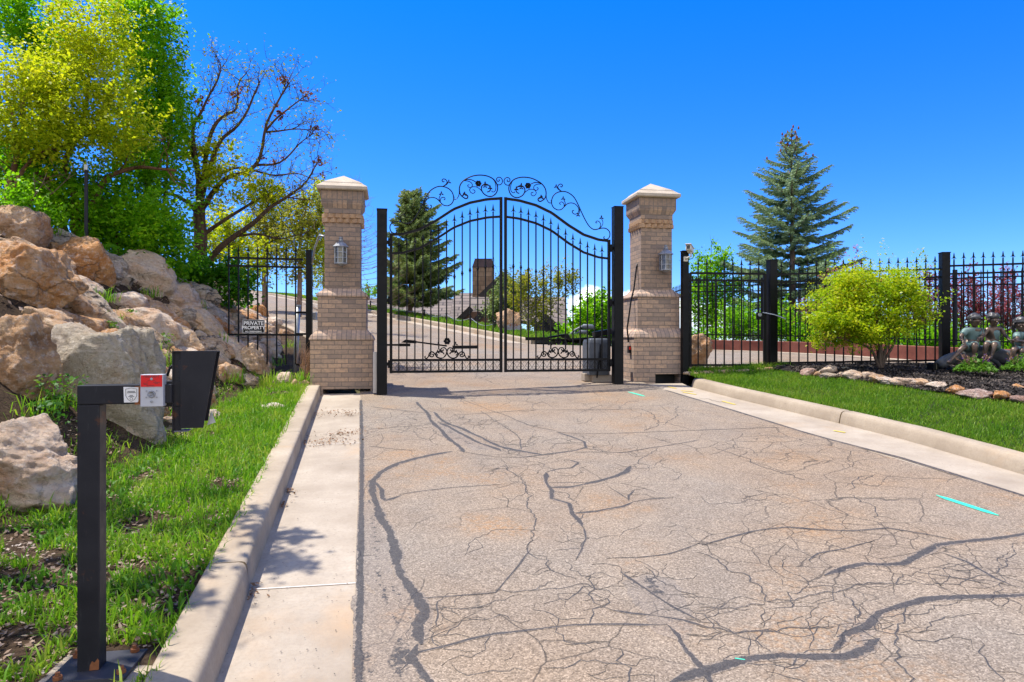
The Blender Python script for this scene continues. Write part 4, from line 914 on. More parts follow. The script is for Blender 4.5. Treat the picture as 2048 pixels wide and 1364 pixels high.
# red retaining wall with its low fence, running on past the rim
REDW = simple('red_stained_wall', (.145, .045, .032), (.235, .085, .06), 4, .85, 0, .3, 40, .2)
wy = np.concatenate([np.arange(17.2, 12.5, -.25)]); wp = [(float(XR(y)) + .02, float(y)) for y in wy] + [(9.9, 11.4)]
rw = MB()
ringl = []
for i, (x, y) in enumerate(wp):
    t = Vector((wp[min(i + 1, len(wp) - 1)][0] - wp[max(i - 1, 0)][0], wp[min(i + 1, len(wp) - 1)][1] - wp[max(i - 1, 0)][1], 0)).normalized(); q = Vector((-t.y, t.x, 0)); z = float(zg(x, y)); hh = .245 + .07 * max(0, (16 - y) / 4)
    p = Vector((x, y, z)); ringl.append([p + Vector((0, 0, -.3)), p + Vector((0, 0, hh - .012)), p + q * .012 + Vector((0, 0, hh)), p + q * .2 + Vector((0, 0, hh)), p + q * .2 + Vector((0, 0, -.9))])
rw.rings(ringl); o = rw.build('retaining_wall', REDW, None); props(o, 'low curved red retaining wall round the paved court', 'wall', kind='thing')
ff = thing('boundary_fence', 'long black picket fence along the top of the red wall', 'fence', (5.2, 17.4, 1.2))
pts = [(11.2, 9.2, 1.36, 1.55)] + [(wp[i][0] + .12, wp[i][1] + .12, .28 + .02 * max(0, 16 - wp[i][1]), 1.35) for i in range(len(wp) - 1, -1, -2)] + [(4.3, 19.0, .1, 1.3), (5.0, 23.5, -.9, 1.5), (6.1, 29, -2.0, 1.5)]
path = []
for x, y, z, h in pts: path.append((Vector((x, y, (float(zg(x, y)) if y < 18 else float(zg(4.3, 18.3))) + (z if x < 11 else .3))), 1.3))
rowm, rl, k = MB(), MB(), 0; acc = 0
FPW = []
for (a, h), (b, h2) in zip(path[:-1], path[1:]):
    n = max(1, round((b - a).length / .105))
    for dz in (.08, h - .16, h - .02): rl.bar(a + Vector((0, 0, dz)), b + Vector((0, 0, dz)), .026)
    for i in range(n):
        p = a.lerp(b, i / n); rowm.bar(p, p + Vector((0, 0, h + .06)), .016); rowm.lathe([(.008, 0), (.013, .02), (.001, .08)], (p.x, p.y, p.z + h + .06), 4)
        acc += 1
        if acc % 19 == 9: FPW.append(p)
rowm.build('picket_row', BLK, ff); rl.build('rails', BLK, ff)
for p in FPW: MB().box(p + Vector((0, 0, .72)), (.06, .06, 1.46), R(20)).build('post', BLK2, ff)
mp = path[-3][0].lerp(path[-2][0], .30); m2 = path[-3][0].lerp(path[-2][0], .62)
MB().add([mp, m2, m2 + Vector((0, 0, 1.25)), mp + Vector((0, 0, 1.25))], [(0, 1, 2, 3)]).build('mesh_infill', BLK, ff)
# low dark fence below the court, seen through the gate
lf = thing('low_fence', 'small dark picket fence beyond the court seen through the right gate leaf', 'fence', P(1170, 694, 21.5))
row = MB()
for i in range(44):
    px = 1108 + (1240 - 1108) * i / 43; p = P(px, 699, 21.3 - .01 * i); row.bar(p - Vector((0, 0, .3)), P(px, 680 + .02 * i, 21.3 - .01 * i), .018)
row.build('picket_row', BLK, lf); MB().bar(P(1108, 682.5, 21.3), P(1240, 683.5, 20.9), .025).build('rail', BLK, lf); MB().bar(P(1108, 696, 21.3), P(1240, 697, 20.9), .025).build('rail', BLK, lf)

# security camera
sc = thing('security_camera', 'cream security camera on a bracket at the top of the fence post', 'camera', P(1374, 512, 11.2))
CREAM = simple('cream_camera_housing', (.55, .50, .40), (.66, .61, .50), 8, .5); k = 11.2 / F
def cp(px, py, Y=11.2): return P(px, py, Y)
MB().box(cp(1371.5, 518, 11.235), (.075, .03, .085), R(8)).build('wall_plate', CREAM, sc, bevel=.01)
MB().tube([cp(1372, 518, 11.22), cp(1378, 514, 11.12), cp(1382, 513, 11.1), cp(1382, 505, 11.1)], .014, 8).build('bracket_arm', CREAM, sc, True)
hd = MB().box(cp(1379.5, 499, 11.13), (.088, .21, .085), R(-28), 0, R(-14), 0).build('housing', CREAM, sc, bevel=.016)
c = cp(1379.5, 499, 11.13); dv = Matrix.Rotation(R(-28), 3, 'Z') @ Matrix.Rotation(R(-14), 3, 'X')
MB().box(c + dv @ Vector((0, -.106, 0)), (.058, .006, .056), R(-28), 0, R(-14), 0).build('window', simple('camera_window', .01, .02, 5, .1), hd)
MB().box(c + dv @ Vector((0, -.01, .05)), (.1, .24, .012), R(-28), 0, R(-14), 0).build('sun_shield', CREAM, sc, bevel=.004)
MB().tube([c + dv @ Vector((.02, .05, -.04)), cp(1388, 511, 11.2), cp(1385, 517, 11.22), cp(1377, 519, 11.23)], .006, 5).build('cable', BLK, sc, True)

# access post with key switch and hooded card reader
ap = G(184, 1340, .130); AT = R(13)
t = thing('access_post', 'black gooseneck entry post with a red fire key switch and hooded card reader', 'entry post', ap, AT)
DK = m_metal_black('worn_black_steel', .014, .42)
_p = [n for n in DK.node_tree.nodes if n.type == 'BSDF_PRINCIPLED'][0]; _t = NT('x'); _t.m, _t.t = DK, DK.node_tree; _v = _t.coord(); _b = _p.inputs['Base Color'].links[0].from_socket
_b = _t.mix(_t.ramp(_t.noise(_v, 9, 7, .7), [(.60, 0), (.68, .75)]), _b, (.11, .045, .02)); _b = _t.mix(_t.ramp(_t.noise(_t.coord(scale=(30, 30, 3)), 3, 6, .8), [(.60, 0), (.75, .5)]), _b, (.09, .09, .095)); _t.l(_b, _p.inputs['Base Color']); sc_ = 523.0; s_h = .0765
U = lambda px: (px - 182) / sc_ * 1.02; Z = lambda py: (1340 - py) / sc_
htop = Z(772)
MB().box((0, 0, htop / 2 - .0365), (s_h, s_h, htop - .073)).build('post', DK, t, bevel=.004)
ar = MB().box(((U(330) - s_h / 2) / 2, 0, htop - .036), (U(330) + s_h / 2, s_h, .073)).build('arm', DK, t, bevel=.004)
MB().box((U(271), -.0005, htop - .04), (.028, s_h + .003, .07)).build('rust_patch', RUST, ar)
MB().prism([(.004, .016), (.036, .016), (.037, .05), (.032, .058), (.022, .044), (.013, .05), (.006, .034)], -s_h / 2 - .0012, -s_h / 2 + .004).build('rust_patch', RUST, t)
MB().box((.03, .01, -.062), (.38, .32, .12), R(-4)).build('footing', KERBM, t, bevel=.008)
MB().box((.02, .01, .006), (.27, .24, .016), R(-4)).build('base_plate', m_metal_black('plate_steel', .03, .55), t, bevel=.003)
for x, y in ((-.085, -.085), (.125, -.08), (.12, .1), (-.085, .1)):
    MB().lathe([(.017, .014), (.017, .027), (.009, .028), (.009, .04)], (x, y, 0), 6).build('bolt', RUST, t)
st = MB().prism([(U(244) + .002, htop - .066), (U(271) - .004, htop - .066), (U(271) - .001, htop - .062), (U(271) - .001, htop - .009), (U(244), htop - .007)], -s_h / 2 - .003, -s_h / 2 - .001).build('sticker', WHITEP, t)
INK = simple('dark_ink', .03, .05, 10, .6)
m = MB(); sh = [(U(258) + a, htop - .037 + b) for a, b in ((-.019, .022), (0, .026), (.019, .022), (.019, -.004), (.011, -.018), (0, -.026), (-.011, -.018), (-.019, -.004), (-.019, .022))]
m.tube([(x, -s_h / 2 - .0035, z) for x, z in sh], .0009, 4)
for dz, w in ((.013, .026), (.008, .03), (-.002, .012), (-.007, .02)): m.box((U(258), -s_h / 2 - .0035, htop - .037 + dz), (w, .001, .0022))
m.tube([(U(258) + .005 * math.cos(a), -s_h / 2 - .0035, htop - .052 + .005 * math.sin(a)) for a in np.linspace(0, 6.283, 9)], .0008, 4)
m.build('shield_print', INK, st)
PLATE = simple('grey_switch_plate', (.42, .43, .46), (.52, .53, .56), 6, .4, .2)
bx0, bx1, bz0, bz1 = U(277), U(318), Z(815), Z(751); fy = -s_h / 2 - .032
kb = MB().box(((bx0 + bx1) / 2, fy + .03, (bz0 + bz1) / 2), (bx1 - bx0, .05, bz1 - bz0)).build('key_switch_box', PLATE, t, bevel=.003)
rl_ = MB().box(((bx0 + bx1) / 2, fy + .0035, bz1 - .024), (bx1 - bx0 - .006, .003, .044)).build('red_label', simple('red_sticker', (.62, .004, .006), (.68, .01, .01), 6, .4), kb)
text_mesh('FIRE DEPT', .0125, 'lettering', INK, rl_, ((bx0 + bx1) / 2, fy + .0018, bz1 - .0075), (1, 0, 0), (0, 0, 1), .0003)
m = MB(); cx_ = (bx0 + bx1) / 2
m.tube([(cx_ + .021 * math.sin(a), fy + .0018, bz1 - .040 + .020 * math.cos(a)) for a in np.linspace(-.9, .9, 9)], .0007, 4)
for x, z, w in ((-.02, -.032, .018), (.018, -.030, .024), (-.02, -.037, .014), (.018, -.034, .01), (-.004, -.042, .026)): m.box((cx_ + x, fy + .0016, bz1 + z), (w, .0006, .0013))
m.build('small_print', INK, rl_)
scw = MB().lathe([(.0045, 0), (.0045, .003), (.002, .004)], (0, 0, 0), 10)
def yl(m, prof, c, n=14): m.rings([[(c[0] + r * math.cos(2 * math.pi * j / n), c[1] + d, c[2] + r * math.sin(2 * math.pi * j / n)) for j in range(n)] for r, d in prof])
m = MB(); yl(m, [(.0135, 0), (.0135, -.006), (.012, -.009), (.0095, -.009), (.0095, -.006), (.001, -.006)], (cx_, fy + .005, bz0 + .048)); m.box((cx_ + .001, fy - .0012, bz0 + .047), (.003, .002, .012), 0, 0, 0, R(50)); m.build('lock_cylinder', SILV, kb, True)
for px_, pz_, pr in [(cx_, bz1 - .0165, .005), (cx_, bz0 + .02, .005)] + [(cx_ + a, bz0 + b, .0024) for a in (-.018, .018) for b in (.036, .061)]:
    m = MB(); yl(m, [(pr, 0), (pr, -.003), (pr * .3, -.0035)], (px_, fy + .004, pz_), 8); m.build('screw', SILV, kb)
MB().box((U(322), .02, Z(792)), (.10, .06, .10)).build('mount_block', DK, t, bevel=.003)
MB().tube([(U(315), .02, bz1 - .01), (U(318), .03, bz1 + .02), (U(330), .05, bz1 + .05)], .005, 6).build('cable', BLK, t, True)
hz0, hz1 = Z(862), Z(707); y0 = -.02
hd = MB(); hd.prism([(U(344), hz0), (U(386), hz0 - .0), (U(411), hz1), (U(344), hz1)], y0, y0 + .004)
hd.box(((U(328) + U(344)) / 2, y0 + .015, (hz0 - .01 + hz1) / 2), (U(344) - U(328) - .002, .004, hz1 - hz0 + .012)); hd.box((U(329), y0 + .037, (hz0 - .02 + hz1) / 2), (.005, .065, hz1 - hz0 + .02))
hd.prism([(U(335), hz0 + .02), (U(388), hz0 + .02), (U(411), hz1), (U(335), hz1)], y0 + .066, y0 + .07)
hd.add([(U(328), y0, hz1), (U(411), y0, hz1), (U(411), y0 + .07, hz1), (U(328), y0 + .07, hz1), (U(328), y0, hz1 + .004), (U(411), y0, hz1 + .004), (U(411), y0 + .07, hz1 + .004), (U(328), y0 + .07, hz1 + .004)], [(0, 3, 2, 1), (4, 5, 6, 7), (0, 1, 5, 4), (1, 2, 6, 5), (2, 3, 7, 6), (3, 0, 4, 7)])
hd.build('reader_hood', DK, t)
MB().box((U(352), y0 + .036, (hz0 + hz1) / 2 - .01), (.05, .05, hz1 - hz0 - .04)).build('card_reader', m_metal_black('reader_face', .02, .3), t, bevel=.004)
MB().prism([(U(388), hz0 + .004), (U(404), hz0 + .014), (U(396), hz0 + .06)], y0 + .05, y0 + .054).build('hood_lining', GALV, t)
MB().box((U(344), y0 + .036, hz0 - .012), (.05, .06, .004)).build('hood_floor', m_metal_black('hood_floor_steel', .10, .5), t)
# ------------------------------------------------------------------ boulders
def rock_mesh(dims, seed, sub=4, facets=13, rough=.17, cuts=(), hmin=.56):
    r = np.random.default_rng(seed); bm = bmesh.new(); bmesh.ops.create_icosphere(bm, subdivisions=sub, radius=1)
    V = np.array([v.co[:] for v in bm.verts]); Fc = [[v.index for v in f.verts] for f in bm.faces]; bm.free()
    N = r.normal(size=(facets, 3)); N /= np.linalg.norm(N, axis=1)[:, None]; h = r.uniform(hmin, .98, facets)
    N2 = r.normal(size=(facets * 3, 3)); N2 /= np.linalg.norm(N2, axis=1)[:, None]; N = np.vstack([N, N2]); h = np.append(h, r.uniform(.84, 1.0, facets * 3))
    for a_, y_, h_ in cuts: v_ = np.array([math.cos(R(a_)), y_, math.sin(R(a_))]); N = np.vstack([N, v_ / np.linalg.norm(v_)]); h = np.append(h, h_)
    dots = V @ N.T; k = np.where(dots > .05, h / np.maximum(dots, .05), 9.0)
    rad = -np.log(np.exp(-48 * np.minimum(k, 1.25)).sum(1) + np.exp(-48 * 1.05)) / 48
    rad = np.clip(rad, .45, 1.1); o = r.uniform(0, 90, 3)
    d = np.array([mn.fractal(Vector(p * 1.7 + o), .9, 2.1, 5) for p in V]); d2 = np.array([mn.ridged_multi_fractal(Vector((p[0] * 1.9 + o[0], p[1] * 1.9, p[2] * 3.8)), .9, 2.2, 5, 1, 2) for p in V])
    V = V * (rad * (1 + rough * d + rough * .7 * (d2 - 1.2)))[:, None]
    V -= (V.max(0) + V.min(0)) / 2; V /= (V.max(0) - V.min(0)) / 2
    return V * np.array(dims), Fc
ROCKN = 0
def rock(px, py, w, h, rot, mk, label, depth=None, sub=4, group=None, Y=None, push=.25, seed=None, facets=13, name='boulder', cuts=()):
    global ROCKN; ROCKN += 1
    c = HIT(px, py) if Y is None else P(px, py, Y)
    if c is None: return None
    s = c.y / F; a, cc = w * s / 2 * 1.1, h * s / 2 * 1.1; b = depth or .5 * (a + cc)
    V, Fc = rock_mesh((a, b, cc), seed or 100 + ROCKN, sub, facets, .11 if name == 'boulder' else .17 if name == 'rubble_rock' else .12, cuts)
    M_ = np.array(Matrix.Rotation(R(rot), 3, 'Y') @ Matrix.Rotation(0, 3, 'Z'))
    V = V @ M_.T + np.array(c) + np.array([0, b * push, 0])
    o = np_mesh(name, V, Fc, ROCKS[mk], smooth=name != 'rubble_rock'); props(o, label, 'boulder' if name == 'boulder' else 'stone', group); return o
BO = [ # px, py, w, h, roll, stone, label, depth, sub
 (28, 955, 275, 215, 8, 'pale', 'large pale pink boulder resting on the leaf litter behind the entry post', .40, 6),
 (12, 745, 160, 212, -4, 'tan', 'upright rounded tan boulder above the pale pink one', .34, 6),
 (196, 815, 262, 310, 12, 'buff', 'biggest buff upright slab just behind the entry post arm', .30, 6),
 (18, 575, 190, 180, 22, 'orange', 'big bright orange boulder on the slope with shade streaks', .5, 6),
 (142, 588, 285, 110, 33, 'slab', 'long streaked grey slab with black lichen lying under the orange boulder', .34, 6),
 (150, 535, 120, 125, 20, 'orange', 'brown orange block above the upper end of the streaked slab', .4, 5),
 (22, 470, 100, 112, 10, 'tan', 'tan boulder at the top of the slope above the bright orange boulder', .4, 5),
 (52, 452, 70, 105, -28, 'grey', 'pale grey slab leaning at the crest beside the tan boulder', .3, 5),
 (100, 452, 125, 52, 25, 'slab', 'flat brown slab at the crest under the bushes', .4, 5),
 (176, 505, 88, 42, 32, 'grey', 'thin grey slab at the foot of the thin steel stake', .3, 5),
 (206, 556, 66, 66, 5, 'grey', 'dark grey block below the thin steel stake', .3, 5),
 (272, 560, 122, 112, 25, 'pale', 'broad pinkish boulder in the middle of the upper slope', .4, 5),
 (243, 610, 92, 54, 6, 'pale', 'smooth rounded pale pink boulder below the broad pinkish one', .35, 5),
 (312, 632, 82, 50, 20, 'tan', 'brown wedge to the right of the smooth rounded pale boulder', .3, 5),
 (292, 664, 112, 88, 28, 'pale', 'pale tan boulder with a rough top in the middle of the slope', .35, 5),
 (256, 678, 120, 62, 30, 'slab', 'pale diagonal slab in front of the rough topped tan boulder', .35, 5),
 (232, 712, 140, 88, 30, 'orange', 'orange slab above the right shoulder of the buff slab', .35, 5),
 (275, 748, 50, 50, 10, 'orange', 'small orange block beside the hooded reader', .25, 4),
 (352, 605, 100, 70, 30, 'pale', 'whitish broken boulder on the upper slope below the oak trunk', .35, 5),
 (405, 598, 60, 44, 15, 'grey', 'grey stone below the oak trunk', .25, 4),
 (398, 655, 110, 60, 30, 'tan', 'long tan boulder right of the middle of the slope', .35, 5),
 (356, 690, 100, 66, 22, 'tan', 'tan boulder behind the top of the hooded reader', .35, 5),
 (420, 712, 76, 66, 35, 'slab', 'streaked boulder just right of the hooded reader', .35, 5),
 (496, 726, 92, 72, 28, 'tan', 'large tan boulder with a flat face below the left end of the side fence', .35, 5),
 (446, 756, 62, 56, 12, 'tan', 'knobbly tan boulder at the foot of the slope left of the flat faced one', .25, 5),
 (521, 716, 34, 48, 5, 'orange', 'upright orange rock under the private property sign', .18, 4),
 (550, 717, 25, 20, 0, 'buff', 'smooth round grey stone under the side fence', .10, 4),
 (566, 768, 38, 44, -8, 'pale', 'pointed pale rock at the end of the kerb by the left pillar', .14, 4),
 (588, 772, 18, 26, 10, 'tan', 'small brown rock touching the pointed pale rock', .1, 4),
 (604, 773, 24, 24, 0, 'tan', 'small tan rock against the foot of the left pillar', .1, 4),
 (458, 645, 56, 44, 20, 'grey', 'grey boulder behind the left end of the side fence', .25, 4),
 (524, 688, 70, 50, 26, 'grey', 'bluish grey boulder behind the private property sign', .3, 4),
 (512, 626, 44, 36, 15, 'orange', 'orange rock high behind the private property sign', .25, 4),
 (412, 812, 36, 54, 5, 'orange', 'orange rock peeping out right of the hooded reader', .15, 4),
 (420, 838, 40, 34, 0, 'pale', 'pale rock at the grass edge under the hooded reader', .15, 4),
 (352, 730, 60, 60, 20, 'tan', 'tan block hidden behind the hooded reader', .25, 4),
 (300, 716, 60, 40, 25, 'tan', 'small tan slab above the red fire key label', .25, 4),
 (345, 655, 56, 42, 30, 'orange', 'rusty rock between two tan boulders in the middle of the slope', .25, 4),
 (455, 695, 60, 46, 30, 'pale', 'pale rock under the left end of the side fence', .25, 4),
 (550, 650, 40, 30, 20, 'pale', 'pale rock behind the side fence beside the drive', .25, 4),
 (570, 672, 30, 24, 10, 'tan', 'tan rock behind the side fence near the steel pipe', .2, 4),
 (85, 648, 130, 62, 18, 'tan', 'tan rock wedged under the lower end of the bright orange boulder', .35, 5),
 (10, 668, 90, 50, 10, 'orange', 'orange rock at the left edge between the orange boulder and the upright tan one', .3, 5),
 (168, 655, 90, 46, 24, 'orange', 'orange brown ledge between the streaked slab and the buff slab', .3, 5),
 (95, 770, 60, 90, -10, 'tan', 'brown rock in the gap between the upright tan boulder and the buff slab', .2, 5),
 (120, 640, 70, 40, 20, 'tan', 'brown rock wedged under the streaked slab', .25, 4),
]
CUTS = {'biggest': ((38, -.2, .50), (95, -.1, .86), (172, 0, .8), (-60, 0, .85)), 'large': ((55, -.1, .62), (130, 0, .8)), 'upright': ((100, 0, .86), (20, -.3, .7)), 'long': ((60, 0, .6), (-120, 0, .6)), 'big': ((45, -.2, .66), (-50, -.2, .7))}
for px, py, w, h, rot, mk, lab, dp, sb in BO: rock(px, py, w, h, rot, mk, lab, dp, sb, cuts=CUTS.get(lab.split()[0], ()), push=-.9 if lab.startswith('long streaked') else .25)
rock(549, 816, 52, 20, 4, 'pale', 'flat cream rock lying in the verge grass near the kerb', .14, 4, name='verge_stone', push=0)
rr = np.random.default_rng(22); kinds = ['tan', 'pale', 'pale', 'grey', 'slab', 'tan', 'pale', 'orange', 'slab']
cnt = 0
while cnt < 190:
    y = rr.uniform(6.2, 19); d = rr.uniform(.05, 3.1) * (1 if y < 12 else .7); x = float(np.interp(y, FOOT_Y, FOOT_X)) - d; z = float(T(x, y)); px, py = CX + x / y * F, CY - (z - H) / y * F
    if px < -20 or px > 600: continue
    s = (rr.uniform(20, 50) if rr.random() < .7 else rr.uniform(50, 76)) * (11 / y) ** .6
    if px < 215 and py > 600: continue
    mk = kinds[rr.integers(len(kinds))]; cnt += 1
    rock(px, py, s * rr.uniform(.9, 1.6), s * rr.uniform(.6, 1.0), rr.uniform(5, 45), mk, 'one of the small broken rocks packed between the big boulders of the slope', None, 3 if s < 26 else 4, 'small rocks of the slope', Y=y, push=.1, name='rubble_rock')
for px, py, w, h, mk, lab in [
 (1617, 745, 30, 17, 'pinkish', 'small rosy edging stone at the left end of the bed'), (1636, 749, 16, 12, 'tan', 'tiny tan edging stone beside the rosy one at the left end'), (1655, 742, 38, 22, 'pale', 'cream edging stone, tallest at the left end of the bed'),
 (1661, 752, 34, 13, 'grey', 'flat grey edging stone in the grass below the tall cream one'), (1690, 741, 30, 14, 'buff', 'flat buff stone lying behind the front row of edging stones'), (1684, 750, 17, 12, 'pale', 'tiny pale edging stone between the grey one and a cream block'),
 (1704, 751, 36, 22, 'pale', 'cream block in the edging left of the gap below the golden shrub'), (1738, 753, 30, 18, 'pale', 'pale edging stone right of the gap below the golden shrub'), (1753, 759, 32, 20, 'tan', 'tan edging stone under the trunk of the golden shrub'),
 (1776, 763, 38, 18, 'pale', 'long cream edging stone right below the golden shrub trunk'), (1808, 765, 52, 18, 'pale', 'longest cream edging stone in the middle of the row'), (1843, 766, 32, 18, 'tan', 'tan edging stone right of the longest cream one'),
 (1873, 771, 42, 16, 'pale', 'flat cream edging stone below the black spotlight'), (1909, 781, 34, 22, 'orange', 'yellowish edging stone with a square face'), (1951, 788, 64, 20, 'pinkish', 'long rosy edging stone below the flowering plant'),
 (2003, 792, 34, 20, 'orange', 'rough yellow edging stone near the right edge of the photo'), (2038, 777, 28, 18, 'orange', 'yellow stone lying on the mulch under the statue'), (2040, 799, 34, 16, 'pinkish', 'grey pink edging stone furthest right')]:
    c = lawn_hit(px, py + h * .45); rock(px, py, w, h, random.uniform(-6, 10), mk, lab, w * c.y / F * .42, 4, 'edging stones of the planting bed', Y=c.y, push=0, name='edging_stone')
rock(1397, 703, 58, 66, 12, 'tan', 'big tan boulder behind the pedestrian gate', .34, 5, Y=12.6, push=.2)
V_, F_, n0 = [], [], 0
for i in range(170):
    x = rr.uniform(2.85, 4.5); y = float(FY(x)) + rr.uniform(-.18, .5); s = rr.uniform(.025, .07); v, f = rock_mesh((s * 1.3, s, s * .7), 900 + i, 2, 8)
    V_.append(v + np.array([x, y, float(zlawn(x, min(y, 11.7))) + .01])); F_ += [[k + n0 for k in q] for q in f]; n0 += len(v)
o = np_mesh('cobbles', np.concatenate(V_), F_, ROCKS['tan'], smooth=True, off=np.zeros(3)); o['kind'] = 'stuff'
st_ = thing('steel_stake', 'thin dark steel stake standing in the rocks under the trees', 'stake', HIT(173, 494)); a = HIT(173, 494); b = P(172, 340, a.y)
MB().box(((a + b) / 2 + Vector((0, 0, -.1))), (.045, .045, (b - a).z + .2), R(20)).build('shaft', m_metal_black('dark_stake', .02, .7), st_); MB().box(b + Vector((0, 0, .03)), (.047, .047, .1), R(20)).build('tip', GALV, st_)

# ------------------------------------------------------------------ trees and shrubs
def leaves(name, pts, size, m, seed, parent, flat=.5, asp=.62, mi=None, droop=0.0):
    r = np.random.default_rng(seed); p = np.asarray(pts, float); n = len(p); s = size * r.uniform(.55, 1.3, n)
    nr = r.normal(size=(n, 3)); nr[:, 2] = np.abs(nr[:, 2]) + flat; nr /= np.linalg.norm(nr, axis=1)[:, None]
    t = r.normal(size=(n, 3)); t[:, 2] -= droop; t -= (t * nr).sum(1)[:, None] * nr; t /= np.linalg.norm(t, axis=1)[:, None] + 1e-9; b = np.cross(nr, t)
    L = (t * s[:, None]); B = b * (s * asp / 2)[:, None]; fold = nr * (s * .12)[:, None]
    V = np.stack([p - L * .5, p + B - L * .05 + fold, p + L * .5, p - B - L * .05 + fold], 1).reshape(-1, 3); k = np.arange(n)[:, None] * 4
    return np_mesh(name, V, k + np.array([0, 1, 2, 3]), m, parent, mi)
def clumps(c, rad, n, per, spread, seed, shell=.55):
    r = np.random.default_rng(seed); d = r.normal(size=(n, 3)); d /= np.linalg.norm(d, axis=1)[:, None]; q = (shell + (1.22 - shell) * r.random(n) ** 1.25) if shell > 0 else r.random(n) ** .33
    C = np.array(c) + d * q[:, None] * np.array(rad); k = r.integers(per // 2, per * 3 // 2, n)
    return np.concatenate([C[i] + r.normal(size=(k[i], 3)) * spread * np.array([1, 1, .7]) * r.uniform(.6, 1.3) for i in range(n)])
def sprigs(c, rad, n, seed):                      # leafy shoots that break the outline
    r = np.random.default_rng(seed); out = []; m = min(rad)
    for _ in range(n):
        d = r.normal(size=3); d[2] = d[2] * .8 + .35; d /= np.linalg.norm(d); a = np.array(c) + d * np.array(rad) * .95; L = r.uniform(.25, .7) * min(1, m / .4 + .3); b = d * .6 + np.array([0, 0, .55]) + r.normal(size=3) * .3; b /= np.linalg.norm(b)
        k = int(14 + 50 * L); t = r.random(k) ** 1.2; out.append(a + b * (t * L)[:, None] + r.normal(size=(k, 3)) * (.065 * (1.1 - .6 * t))[:, None])
    return np.concatenate(out)
def PE(px, py, Y, rx, rz, ry=None): s = Y / F; return P(px, py, Y), (rx * s, (ry or .5 * (rx + rz)) * s, rz * s)
class Wood(MB):
    def limb(s, pts, r0, r1, n=7, k=4, wob=.0):
        pts = [Vector(p) for p in pts]; P3 = [2 * pts[0] - pts[1]] + pts + [2 * pts[-1] - pts[-2]]; out = []
        for i in range(1, len(P3) - 2):
            a, b, c, d = P3[i - 1:i + 3]
            for t in np.linspace(0, 1, k, endpoint=False):
                t = float(t); out.append(.5 * ((2 * b) + (c - a) * t + (2 * a - 5 * b + 4 * c - d) * t * t + (3 * b - a - 3 * c + d) * t ** 3))
        out.append(pts[-1])
        if wob: out = [p + Vector((mn.noise(p * 2.1), mn.noise(p * 2.1 + Vector((9, 0, 0))), mn.noise(p * 2.1 + Vector((0, 9, 0))))) * wob for p in out]
        m = len(out); s.tube(out, [r0 + (r1 - r0) * (i / (m - 1)) ** .8 for i in range(m)], n); return out
    def twigs(s, line, n, L, r, rnd, depth=1, up=.25, tips=None, from_=.25, spread=1.0, nsub=3):
        m = len(line)
        for _ in range(n):
            i = int(m * (from_ + (1 - from_) * rnd.random()) - .001); i = min(max(i, 1), m - 1); p = line[i]; t = (line[i] - line[i - 1]).normalized()
            d = (t * .7 + Vector(rnd.normal(size=3)) * .62 * spread + Vector((0, 0, up))).normalized(); l = L * rnd.uniform(.5, 1.25); q = [p]
            for k in range(3):
                d = (d + Vector(rnd.normal(size=3)) * .22 + Vector((0, 0, up * .15))).normalized(); q.append(q[-1] + d * l / 3)
            s.tube(q, [r, r * .75, r * .5, r * .25], 4)
            if tips is not None: tips += [q[-1], q[-1].lerp(q[-2], .5), q[-2]]
            if depth: s.twigs(q, nsub, L * .55, r * .55, rnd, depth - 1, up, tips, .3, spread, nsub)
BARK = m_bark('oak_bark', (.045, .028, .018), (.15, .095, .062)); BARKR = m_bark('reddish_bark', (.10, .05, .025), (.26, .14, .08)); BARKG = m_bark('grey_bark', (.16, .135, .115), (.40, .35, .30)); BARKT = m_bark('twig_bark', (.16, .10, .075), (.30, .21, .17))
L_GREEN = leaf_mat('maple_leaf', [(.07, .22, .006), (.17, .43, .008), (.30, .57, .012), (.52, .70, .02)], .64, .42)
L_YEL = leaf_mat('oak_spring_leaf', [(.16, .29, .008), (.42, .52, .012), (.62, .64, .018), (.64, .52, .03)], .6, .45)
L_OLIVE = leaf_mat('olive_leaf', [(.10, .14, .012), (.24, .28, .02), (.38, .36, .03), (.44, .36, .05)], .5, .5)
L_DARK = leaf_mat('understorey_leaf', [(.045, .165, .008), (.10, .30, .012), (.19, .42, .02)], .58, .45)
L_BRONZE = leaf_mat('rusty_catkin', [(.16, .05, .025), (.26, .09, .04), (.34, .16, .06)], .35, .6)
def tree(name, label, base, limbs, sets, bark, cat='tree', group=None, tw=(5, .7, .012, 1), seed=1, tipset=None, depth=1, up=.25, part='crown', trunk='trunk', from_=.3):
    t = thing(name, label, cat, base, 0, group); w = Wood(); rd = np.random.default_rng(seed); tips = []
    for pts, r0, r1 in limbs:
        ln = w.limb(pts, r0, r1, 7, 4, .05)
        if tw[0]: w.twigs(ln, max(2, int(tw[0] * sum((a - b).length for a, b in zip(ln[1:], ln[:-1])))), tw[1], min(tw[2], r0 * .6), rd, depth, up, tips, from_)
    tips = tips[::3] if depth == 2 else tips
    w.build(trunk, bark, t, True)
    mats, allp, mi = [], [], []; size = None
    for pts, sz, m in sets + ([(np.concatenate([np.array([tuple(p) for p in tips])] * tipset[2]) + rd.normal(size=(len(tips) * tipset[2], 3)) * tipset[3], tipset[0], tipset[1])] if tipset and tips else []):
        leaves(part, pts, sz, m, seed + len(mats), t); mats.append(m)
    return t
def gnd(px, Y, dz=0): x = (px - CX) / F * Y; return Vector((x, Y, float(T(x, Y)) + dz))
def L3(Y, *pts, dy=0.0):
    pts = [(a, b if b > 190 else b + (190 - b) * .42) for a, b in pts] if Y == 14.2 else pts
    return [P(a, b, Y + dy * i) for i, (a, b) in enumerate(pts)]
